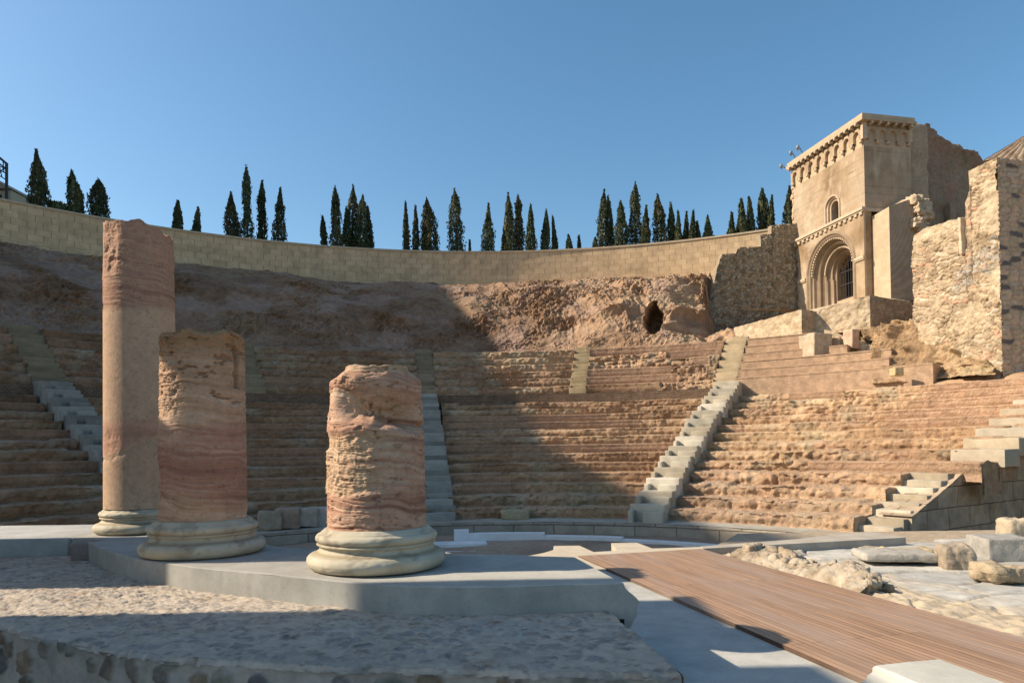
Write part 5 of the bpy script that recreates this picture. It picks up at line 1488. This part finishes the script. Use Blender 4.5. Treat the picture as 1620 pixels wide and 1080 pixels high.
# fill behind, up to the church door
V = [(*b_l[:2], 7.0), (*b_r[:2], b_r[2] - .03), (*c_l[:2], b_r[2] - .02), (*c_r[:2], c_r[2] - .03), (*c_rr[:2], c_r[2] - .12), (*W3(.3, -2.8, 0)[:2], 7.35), (*W3(5.5, 0, 0)[:2], 7.7)]
mb_ = MB(); mb_.add(V, tris=[(0, 1, 6), (1, 2, 6), (2, 3, 6), (3, 5, 6), (3, 4, 5)], col=(.46, .36, .25))
m.build('walls', ROUGH, tw, smooth=True); mb_.build('terrace_top', ROUGH, tw)
m = MB()
l0 = fp(1305, 575, 29.3); l1 = fp(1378, 570, 28.3)
face(m, l0, l1, 2.4, fp(1310, 522, 29.6)[2], fp(1378, 545, 28.3)[2], 504, 1.12)
m.build('lower_wall', ROUGH, tw, smooth=True)
for (px, py, Y, sz, lab, col_) in ((1291, 565, 29.0, (.98, .9, .95), 'largest squared pale block below the terrace corner', (.42, .335, .235)),
                                    (1347, 545, 28.6, (.42, .5, .62), 'small reddish upright block projecting from the lower terrace wall', (.52, .37, .26))):
    p = fp(px, py, Y); m = MB(); m.rbox((p[0], p[1], p[2] - .2), (sz[0], sz[1], sz[2] + .2), rad(18), .03, .08, .04, int(px), col_, nsc=4)
    tag(m.build('stone_block', ROUGH, smooth=True), lab, 'stone', 'squared blocks on the terrace')
# rock mass below the masonry wall
def rockface(name, label, foot, top, back, seed, tint, amp, nv_=70, step=.05):
    """rough bank: foot and top are lists of (px, py, distance), the top rolls back by 'back' metres"""
    A = np.array([fp(*q_) for q_ in foot]); B = np.array([fp(*q_) for q_ in top])
    n_ = int(np.linalg.norm(np.diff(A, axis=0), axis=1).sum() / step)
    def rs3(p, n_):
        s__ = np.concatenate([[0], np.cumsum(np.linalg.norm(np.diff(p, axis=0), axis=1))]); t__ = np.linspace(0, s__[-1], n_)
        return np.stack([np.interp(t__, s__, p[:, k]) for k in range(3)], -1)
    A, B = rs3(A, n_), rs3(B, n_); A[:, 2] -= .3
    v = np.linspace(0, 1, nv_)[None, :, None]
    P = A[:, None] * (1 - v) + B[:, None] * v
    tail = np.linspace(.04, 1, 24)[None, :, None] * np.array([.25, .97, .0]) * back
    P = np.concatenate([P, B[:, None] + tail], 1)
    d = amp * (.8 * fbm(P, .8, 3, .55, seed) + .9 * (ridged(P, 1.1, 4, seed + 1) - .5) + .35 * fbm(P, 3.2, 4, .62, seed + 2) + .3 * (ridged(P, 4.2, 3, seed + 3) - .5))
    dirv = (A[-1] - A[0])[:2]; dirv /= np.linalg.norm(dirv); no = np.array([dirv[1], -dirv[0]])
    P[..., :2] += no * d[..., None]
    P[..., 2] += .5 * d * (np.arange(P.shape[1]) > nv_ * .4) + .05 * fbm(P, 2, 3, .6, seed + 4)
    m = MB(); m.grid(P, rock_col(P, 85, tint))
    return tag(m.build(name, ROCK, smooth=True), label, 'rock')
rockface('rock_outcrop', 'brown crumbling rock mass at the foot of the sunlit masonry wall', [(1372, 590, 27.6), (1386, 594, 25.6), (1420, 592, 25.2), (1470, 588, 24.8), (1520, 582, 24.0), (1575, 578, 22.6)],
         [(1378, 535, 28.2), (1392, 516, 27.0), (1425, 507, 27.0), (1470, 512, 26.6), (1515, 520, 25.6), (1560, 565, 23.6)], 1.6, 520, (1.30, 1.22, 1.02), .45)
rockface('rock_ledge', 'pale pinkish rock ledge left of the terrace wall, above the upper seating', [(1060, 549, 35.6), (1100, 547, 35.0), (1150, 541, 34.0), (1200, 537, 33.0)],
         [(1070, 541, 36.0), (1105, 535, 35.8), (1140, 523, 35.4), (1172, 523, 34.6), (1200, 533, 33.4)], 1.4, 540, (1.45, 1.35, 1.25), .26, 40)
p = fp(1418, 592, 24.6); m = MB(); m.rbox((p[0], p[1], p[2] - .05), (.36, .3, .28), .2, .02, .06, .03, 33, (.52, .40, .22)); tag(m.build('stone_block', ROUGH, smooth=True), 'small yellow squared block on the ground before the rock mass', 'stone')
# long flat yellow curb stones above the upper tier
for i, (a_, b_) in enumerate(((11.5, 14.2), (14.3, 16.6), (16.7, 18.6))):
    t_ = rad((a_ + b_) / 2); x, y = pol(t_, RU + .35); m = MB(); m.rbox((x, y, ZU - .05), (rad(b_ - a_) * RU * .98, .35, .28), -t_, .02, .12, .03, 40 + i, (.47, .39, .23))
    tag(m.build('curb_stone', ROUGH, smooth=True), ['long yellow curb stone above the yellow ramp, leftmost of three', 'yellow curb stone between two others above the upper tier', 'yellow curb stone below the cave mouth, rightmost of three'][i], 'stone', 'curb stones above the upper tier')

# dark rubble wall between the ashlar wall and the church
rb = empty('rubble_wall', (15, 40, 7), 'grey brown rubble wall with a stepped top left of the church', 'wall')
A0 = at_y(1105, 520, 37.9); A1 = np.array([*W3(5.6, -.3, 0)[:2]])
bot = [(1100, 538, 41.5), (1180, 522, 41.0), (1272, 489, 40.0)]
steps_px = [(1142, 402), (1165, 401), (1166, 394), (1170, 393), (1171, 391), (1203, 390), (1204, 371), (1220, 370), (1221, 356), (1268, 353)]
dv_ = (A1 - A0[:2]); L_ = np.linalg.norm(dv_); dv_ /= L_; nv_ = np.array([dv_[1], -dv_[0]])
def rz_(px, py):
    h_ = hit(px, py, A0[:2], nv_); return (h_[:2] - A0[:2]) @ dv_, h_[2]
left = [rz_(1103, 530), rz_(1125, 470), rz_(1133, 430), rz_(1142, 402)]
tp = np.array([rz_(*p) for p in steps_px])
s_ = np.linspace(left[0][0], tp[-1, 0], 260)
ztop = np.interp(s_, [l[0] for l in left] + list(tp[1:, 0] + np.arange(len(tp) - 1) * 1e-3), [l[1] for l in left] + list(tp[1:, 1]))
S2_, Q_ = np.meshgrid(s_, np.linspace(0, 1, 190), indexing='ij'); Z_ = 5.4 + (ztop[:, None] - 5.4) * Q_
wp = np.stack([S2_, Z_, 0 * S2_], -1)
e_, c_, _ = cells(S2_ * 5.0 + .4 * fbm(wp, 2, 2), Z_ * 6.0 + .4 * fbm(wp, 2, 2), 560, .95); st = sstep(.03, .24, e_)
P = np.zeros(S2_.shape + (3,)); P[..., :2] = A0[:2] + dv_ * S2_[..., None] + nv_ * (((st - .6) * .07 + .08 * fbm(wp, 1, 3, .6, 561) + .05 * fbm(wp, 6, 3, .6, 562)))[..., None]; P[..., 2] = Z_
c = pal([(.20, .155, .10), (.30, .235, .155), (.37, .30, .20), (.42, .35, .25), (.27, .23, .17)], c_) * (.80 + .20 * st)[..., None]
m = MB(); m.grid(P, c)
T2 = np.stack([P[:, -1], P[:, -1] - np.array([*nv_, 0]) * .35], 1); m.grid(T2, (.27, .21, .14))
m.build('face', ROUGH, rb, smooth=True)

# ------------------------------------------------------------------ trees on the hill
LEAF, nt, b = shader('cypress_leaves', .75, .2)
at_ = nt.nodes.new('ShaderNodeAttribute'); at_.attribute_name = 'Col'; nt.links.new(at_.outputs['Color'], b.inputs['Base Color'])
BARK = stone_mat('bark', var=.3, vscale=20)
rng = np.random.default_rng(7)

def leaf_faces(C_, N_, size, col):
    """small leaf sprays: one quad each, facing about N_"""
    n = len(C_)
    r = rng.normal(size=(n, 3)); a_ = np.cross(N_, r); a_ /= np.linalg.norm(a_, axis=1, keepdims=True) + 1e-9
    b_ = np.cross(N_, a_); b_ /= np.linalg.norm(b_, axis=1, keepdims=True) + 1e-9
    s = size[:, None] if np.ndim(size) else size
    up = np.array([0, 0, 1.0])
    b_ = b_ * .5 + up * .9; b_ /= np.linalg.norm(b_, axis=1, keepdims=True)
    V = np.stack([C_ - a_ * s * .5, C_ + a_ * s * .5, C_ + a_ * s * .25 + b_ * s * 1.1, C_ - a_ * s * .25 + b_ * s * 1.1], 1).reshape(-1, 3)
    q = np.arange(n * 4).reshape(n, 4)
    return V, q, np.repeat(col, 4, axis=0)

def cypress(label, base, h, w, seed, n=2600, lean=0.0, tip=1.0, sparse=0.0, fork=False, group='cypress trees behind the curved wall'):
    e = empty('cypress_tree', base, label, 'tree', group)
    g_ = np.random.default_rng(seed)
    m = MB(); m.tube([base, (base[0] + lean * .2, base[1], base[2] + h * .5), (base[0] + lean * .5, base[1], base[2] + h * .9)], [w * .09 + .04, w * .06 + .03, .02], 8, (.12, .08, .055)); m.build('trunk', BARK, e)
    m = MB()
    stems = [(0.0, 1.0, 1.0)] if not fork else [(-.16 * w, 1.0, .72), (.26 * w, .80, .6)]
    for (ox, hs, ws) in stems:
        k = int(n / len(stems))
        f = g_.random(k) ** .9; h = h * 1.0
        ang = g_.random(k) * 2 * np.pi
        profile = np.interp(f, [0, .05, .18, .38, .62, .8, .92, 1], [.62, .84, .97, 1.0, .90, .68 * tip, .42 * tip, .07])
        f_n = np.stack([f * h * .55 + seed * 1.7, f * 0, f * 0], -1)
        profile = profile * (1 + .28 * fbm(f_n, 1.0, 2, .5, seed + 3)) * (1 + .18 * np.cos(ang - seed) * fbm(f_n, .8, 2, .5, seed + 4))
        lump = 1 + .42 * fbm(np.stack([np.cos(ang) * 1.2, np.sin(ang) * 1.2, f * h * .9 + seed], -1), 1.5, 3, .6, seed) \
                 + .22 * fbm(np.stack([np.cos(ang) * 2, np.sin(ang) * 2, f * h * 2.2], -1), 1.5, 2, .6, seed + 1)
        rr = profile * w * .5 * ws * lump * np.sqrt(g_.uniform(.35, 1.0, k))
        keep = fbm(np.stack([np.cos(ang) * 1.5, np.sin(ang) * 1.5, f * h * 1.1], -1), 1.3, 2, .6, seed + 5) > -.9 + sparse
        C_ = np.stack([base[0] + ox + lean * f + np.cos(ang) * rr, base[1] + np.sin(ang) * rr, base[2] + f * h * hs], -1)
        N_ = np.stack([np.cos(ang), np.sin(ang), .5 + 0 * ang], -1) + g_.normal(size=(k, 3)) * .5; N_ /= np.linalg.norm(N_, axis=1, keepdims=True)
        t_ = np.clip(.5 + .5 * fbm(C_, 1.6, 3, .6, seed + 9) + g_.normal(size=k) * .22, 0, 1)
        tone = g_.uniform(.85, 1.45); warm_ = g_.uniform(.9, 1.25)
        col = pal([(.020, .030, .013), (.038, .053, .024), (.066, .080, .036), (.100, .098, .048)], t_) * np.array([tone * warm_, tone, tone])
        V, q, cc = leaf_faces(C_[keep], N_[keep], g_.uniform(.06, .15, k)[keep], col[keep]); m.add(V, q, col=cc)
        # a few wisps sticking out
        kk = int(k * .06); f2 = g_.random(kk); a2 = g_.random(kk) * 2 * np.pi
        r2 = np.interp(f2, [0, .15, .5, 1], [.8, 1, .9, .05]) * w * .5 * ws * g_.uniform(1.0, 1.35, kk)
        C2 = np.stack([base[0] + ox + lean * f2 + np.cos(a2) * r2, base[1] + np.sin(a2) * r2, base[2] + f2 * h * hs], -1)
        V, q, cc = leaf_faces(C2, g_.normal(size=(kk, 3)), g_.uniform(.07, .16, kk), pal([(.03, .04, .018), (.065, .08, .035)], g_.random(kk))); m.add(V, q, col=cc)
        # leader shoot
        kk = 40; f2 = g_.uniform(.9, 1.04, kk)
        C2 = np.stack([base[0] + ox + lean * f2 + g_.normal(size=kk) * .03, base[1] + g_.normal(size=kk) * .03, base[2] + f2 * h * hs], -1)
        V, q, cc = leaf_faces(C2, g_.normal(size=(kk, 3)), np.full(kk, .13), np.tile((.035, .05, .022), (kk, 1))); m.add(V, q, col=cc)
    m.build('crown', LEAF, e)
    return e

def bush(label, base, w, h, seed, n=1100, colr=((.03, .045, .016), (.07, .09, .035), (.12, .13, .055)), trunk_h=None, name='bush', cat='bush'):
    e = empty(name, base, label, cat)
    g_ = np.random.default_rng(seed)
    th_ = trunk_h if trunk_h is not None else h * .25
    m = MB()
    for i in range(5):
        a_ = g_.random() * 6.28
        m.tube([base, (base[0] + .1 * math.cos(a_) * w, base[1] + .1 * math.sin(a_) * w, base[2] + th_), (base[0] + .33 * math.cos(a_) * w, base[1] + .33 * math.sin(a_) * w, base[2] + th_ + (h - th_) * .6)], [.05, .04, .015], 6, (.12, .085, .06))
    m.build('stem', BARK, e)
    cl = np.stack([g_.normal(size=9) * w * .24, g_.normal(size=9) * w * .24, th_ + (h - th_) * g_.uniform(.25, .8, 9)], -1)
    i = g_.integers(0, 9, n); d = g_.normal(size=(n, 3)); d /= np.linalg.norm(d, axis=1, keepdims=True)
    C_ = cl[i] + d * (w * .24 * g_.uniform(.5, 1, n) ** .5)[:, None] * np.array([1, 1, .8]); C_[:, 2] = np.clip(C_[:, 2], .05, h * 1.1)
    m = MB(); V, q, cc = leaf_faces(C_ + np.asarray(base), d, g_.uniform(.09, .2, n), pal(colr, np.clip(.5 + .4 * fbm(C_, 1.5, 2) + g_.normal(size=n) * .2, 0, 1))); m.add(V, q, col=cc)
    m.build('foliage', LEAF, e)
    return e

# px, top y, width px, distance, label
def wall_base(px):
    d = ray(px, 380); u_ = d[0] / d[1]; R_ = RW + 3.4
    a_ = 1 + u_ * u_; b_ = -2 * (u_ * OX + OY); c_ = OX * OX + OY * OY - R_ * R_
    Y = (-b_ + math.sqrt(b_ * b_ - 4 * a_ * c_)) / (2 * a_)
    return Y
TREES = [
    (65, 242, 31, 0, 'tallest cypress of the group at the left edge, left of the tallest column'),
    (121, 274, 26, 1, 'forked cypress in the middle of the left edge group'),
    (156, 287, 31, 0, 'stout cypress just left of the top of the tallest column'),
    (278, 322, 18, 0, 'small cypress just right of the tallest column, beside a bush'),
    (307, 333, 14, 0, 'short lone cypress second to the right of the tallest column'),
    (370, 309, 23, 0, 'shorter stout cypress, leftmost of the group above the medium column'),
    (391, 268, 17, 2, 'tallest thin airy cypress in the group above the medium column'),
    (413, 292, 19, 0, 'slender cypress right of the thin airy one above the medium column'),
    (439, 303, 22, 2, 'ragged cypress, rightmost of the group above the medium column'),
    (516, 345, 12, 0, 'small thin cypress at the left end of the dense clump left of centre'),
    (533, 299, 21, 0, 'tall pointed cypress at the left of the dense clump left of centre'),
    (548, 331, 18, 0, 'lower cypress tucked in the middle of the dense clump left of centre'),
    (556, 299, 19, 2, 'tall blunt cypress in the middle of the dense clump left of centre'),
    (568, 314, 20, 0, 'medium cypress right of the blunt one in the dense clump left of centre'),
    (586, 330, 15, 0, 'separate narrow cypress at the right end of the dense clump left of centre'),
    (643, 323, 13, 0, 'thin cypress at the left of the trio above the short column'),
    (656, 328, 12, 2, 'wispy narrow cypress second in the cluster above the short column'),
    (671, 343, 16, 0, 'low cypress leaning on the broad one above the short column'),
    (681, 318, 29, 0, 'broad cone shaped cypress at the right of the cluster above the short column'),
    (722, 304, 27, 0, 'broad tall cypress standing alone near the centre'),
    (743, 383, 6, 0, 'tiny cypress sprig right of the broad lone cypress'),
    (770, 327, 19, 0, 'slim lone cypress right of the broad lone cypress'),
    (795, 344, 14, 2, 'short cypress at the left end of the row right of centre'),
    (808, 311, 17, 0, 'tall cypress, left of the tall pair in the row right of centre'),
    (821, 313, 19, 0, 'tall cypress, right of the tall pair in the row right of centre'),
    (838, 328, 16, 2, 'ragged cypress right of the tall pair in the row right of centre'),
    (860, 336, 17, 0, 'medium cypress second from the right end of the row right of centre'),
    (880, 345, 10, 0, 'narrow bare edged cypress at the right end of the row right of centre'),
    (902, 374, 9, 0, 'tiny cypress left of the small round tree'),
    (916, 376, 7, 0, 'tiny cypress touching the small round tree'),
    (939, 378, 11, 0, 'low cypress at the left foot of the big clump right of centre'),
    (950, 306, 18, 2, 'tall thin ragged cypress at the left of the big clump right of centre'),
    (966, 314, 17, 0, 'narrow cypress second from the left in the big clump right of centre'),
    (983, 322, 22, 0, 'stout lower cypress in the middle of the big clump right of centre'),
    (1004, 294, 26, 0, 'broadest and tallest cypress in the big clump right of centre'),
    (1018, 330, 14, 0, 'lower cypress at the right side of the big clump right of centre'),
    (1046, 312, 20, 0, 'tall cypress at the left of the five above the cave'),
    (1064, 325, 18, 0, 'second cypress of the five above the cave'),
    (1073, 338, 13, 0, 'middle low cypress of the five above the cave'),
    (1083, 340, 11, 0, 'fourth slim cypress of the five above the cave'),
    (1091, 336, 12, 0, 'rightmost cypress of the five above the cave'),
    (1107, 353, 9, 0, 'smaller cypress of the lone pair right of the cave'),
    (1121, 345, 17, 0, 'larger cypress of the lone pair right of the cave'),
    (1156, 339, 14, 0, 'leftmost lowest cypress of the group left of the rubble wall'),
    (1169, 325, 15, 0, 'second cypress of the group left of the rubble wall'),
    (1179, 319, 14, 2, 'third cypress of the group left of the rubble wall'),
    (1188, 315, 15, 0, 'fourth cypress of the group left of the rubble wall'),
    (1206, 303, 22, 0, 'tallest cypress of the group above the stepped rubble wall'),
    (1218, 314, 11, 0, 'narrow cypress beside the tallest above the stepped rubble wall'),
    (1243, 300, 21, 0, 'pointed cypress just left of the church porch'),
]
for i, (px, ty, wpx, kind, lab) in enumerate(TREES):
    Y = wall_base(px) + (i * 37 % 5) * .25
    top = at_y(px, ty, Y); b_ = np.array([top[0], Y, 13.55])
    cypress(lab, b_, top[2] - b_[2], wpx * Y / F * .93, 900 + i * 13, n=int(2200 + 95 * wpx), lean=(((i * 29) % 9) - 4) * .07, sparse=.35 if kind == 2 else .05, fork=(kind == 1), tip=.72 + .5 * ((i * 53 % 11) / 10))
def onhill(px, Yo): 
    Y = wall_base(px) + Yo; p = at_y(px, 380, Y); return np.array([p[0], Y, 13.6])
bush('rounded leafy bush between the left edge cypresses', onhill(96, .3), 1.6, 3.0, 1501, 1500)
bush('wide low bush just right of the tallest column behind the wall', onhill(258, .3), 1.3, 1.5, 1502)
bush('small leafy bush right of the small cypress beside the tallest column', onhill(289, .6), 1.0, 1.35, 1503)
bush('small round topped olive green tree right of centre', onhill(921, 1.2), .75, 1.7, 1504, 700, ((.05, .065, .02), (.11, .12, .04), (.17, .17, .07)), 1.0, 'round_tree', 'tree')
bush('tiny plant peeking over the wall left of the dense clump', onhill(488, .2), .22, .78, 1505, 160)
bush('low plant showing at the foot of the round topped tree', onhill(908, .8), .55, 1.15, 1506, 350)

# ------------------------------------------------------------------ house at the far left on top of the wall
hs = empty('house', at_y(0, 318, 46.0), 'beige house corner with a dark metal frame at the top left edge', 'house')
PLAS = stone_mat('house_plaster', var=.08, vscale=2, bump=.1)
p0, p1 = at_y(-60, 318, 46.0), at_y(17, 318, 46.0)
zr, zl = at_y(17, 300, 46)[2], at_y(0, 285, 46)[2]
m = MB(); m.box(p0[0], p1[0], 46, 50, 13.5, zr, (.46, .38, .27)); m.build('walls', PLAS, hs)
m = MB(); pk = np.array([(p0[0], 45.8, zr), (p1[0] + .12, 45.8, zr), (p1[0] - 1.9, 45.8, zr + 1.25), (p0[0], 50.2, zr), (p1[0] + .12, 50.2, zr), (p1[0] - 1.9, 50.2, zr + 1.25)])
m.add(pk, [(0, 3, 5, 2), (1, 2, 5, 4)], [(0, 1, 2), (3, 5, 4)], col=(.38, .29, .2)); m.build('roof', PLAS, hs)
m = MB(); m.box(p1[0] - .95, p1[0] - .6, 45.96, 46.0, zr - .75, zr - .35, (.03, .03, .03)); m.build('window', IRON, hs)
fm = empty('metal_frame', at_y(8, 290, 45.0), 'dark metal lattice frame rising beside the house at the top left edge', 'frame')
m = MB()
q = lambda x, y: at_y(x, y, 45.0)
m.tube([q(10.5, 330), q(10.5, 258)], .09, 6); m.tube([q(10.5, 259), q(-30, 225)], .08, 6); m.tube([q(10.5, 268), q(-30, 236)], .05, 6)
for a_, b_ in (((10.5, 262), (-4, 276)), ((-4, 276), (10.5, 285)), ((-4, 250), (3, 280)), ((10.5, 275), (-14, 262)), ((2, 272), (-16, 245)), ((5, 256), (6, 272)), ((-2, 262), (9, 268))): m.tube([q(*a_), q(*b_)], .035, 5)
m.build('lattice', IRON, fm)

# ------------------------------------------------------------------ unseen shadow casters added on the left, shaped to throw the long shadows
side = empty('shadow_wall', (-6.8, 4, -1.4), 'unseen gapped wall added left of the platform to cast shadow bands', 'wall')  # added out of view; heights and gaps shaped to pass bands of sun
def shadow_pier(y0, y1, zt0, zt1):
    m = MB()
    V = [(-7.1, y0, -1.6), (-6.5, y0, -1.6), (-6.5, y1, -1.6), (-7.1, y1, -1.6), (-7.1, y0, zt0), (-6.5, y0, zt0), (-6.5, y1, zt1), (-7.1, y1, zt1)]
    m.add(V, [(0, 3, 2, 1), (4, 5, 6, 7), (0, 1, 5, 4), (1, 2, 6, 5), (2, 3, 7, 6), (3, 0, 4, 7)], col=(.4, .32, .23)); m.build('shadow_pier', ROUGH, side)
shadow_pier(.2, 3.78, 4.95, 4.75)
shadow_pier(4.60, 4.79, 4.6, 4.6)
shadow_pier(4.79, 5.50, 3.15, 3.05)
shadow_pier(5.50, 5.96, 3.0, 3.0)
shadow_pier(5.96, 6.20, 4.2, 4.2)
m = MB(); m.box(-7.1, -6.5, 4.79, 5.54, 4.0, 4.6, (.4, .32, .23)); m.box(-7.1, -6.5, 5.50, 5.54, 2.95, 4.02, (.4, .32, .23)); m.build('shadow_beam', ROUGH, side)  # beam added to shade the floor past the middle column
nb_ = empty('shadow_mass', (-52, 30, -3.4), 'tall unseen block added left of the theatre to shade the seating', 'building')  # added out of view; roofline follows the wanted shadow edge on the seats
prof = [(9.7, 35.2), (18.0, 34.9), (24.0, 34.2), (31.5, 36.2), (36.0, 38.6), (49.5, 42.8), (57.5, 44)]
m = MB()
ys = np.array([p[0] for p in prof]); zs = np.array([p[1] for p in prof])
F_ = np.stack([np.stack([0 * ys - 45.5, ys, 0 * ys - 3.4], -1), np.stack([0 * ys - 45.5, ys, zs], -1)], 1)
B_2 = F_.copy(); B_2[..., 0] = -56
m.grid(F_, (.45, .38, .29)); m.grid(B_2, (.45, .38, .29), flip=True)
m.grid(np.stack([F_[:, 1], B_2[:, 1]], 1), (.4, .3, .22))
for i in (0, -1): m.add([F_[i, 0], F_[i, 1], B_2[i, 1], B_2[i, 0]], [(0, 1, 2, 3)], col=(.45, .38, .29))
m.build('walls', PLAS, nb_)
m = MB()
for y_ in np.arange(13, 56, 3.2):
    for z_ in np.arange(1, np.interp(y_, ys, zs) - 3, 3.2): m.box(-45.5, -45.44, y_, y_ + 1.1, z_, z_ + 1.6, (.03, .035, .04))
m.build('windows', IRON, nb_)
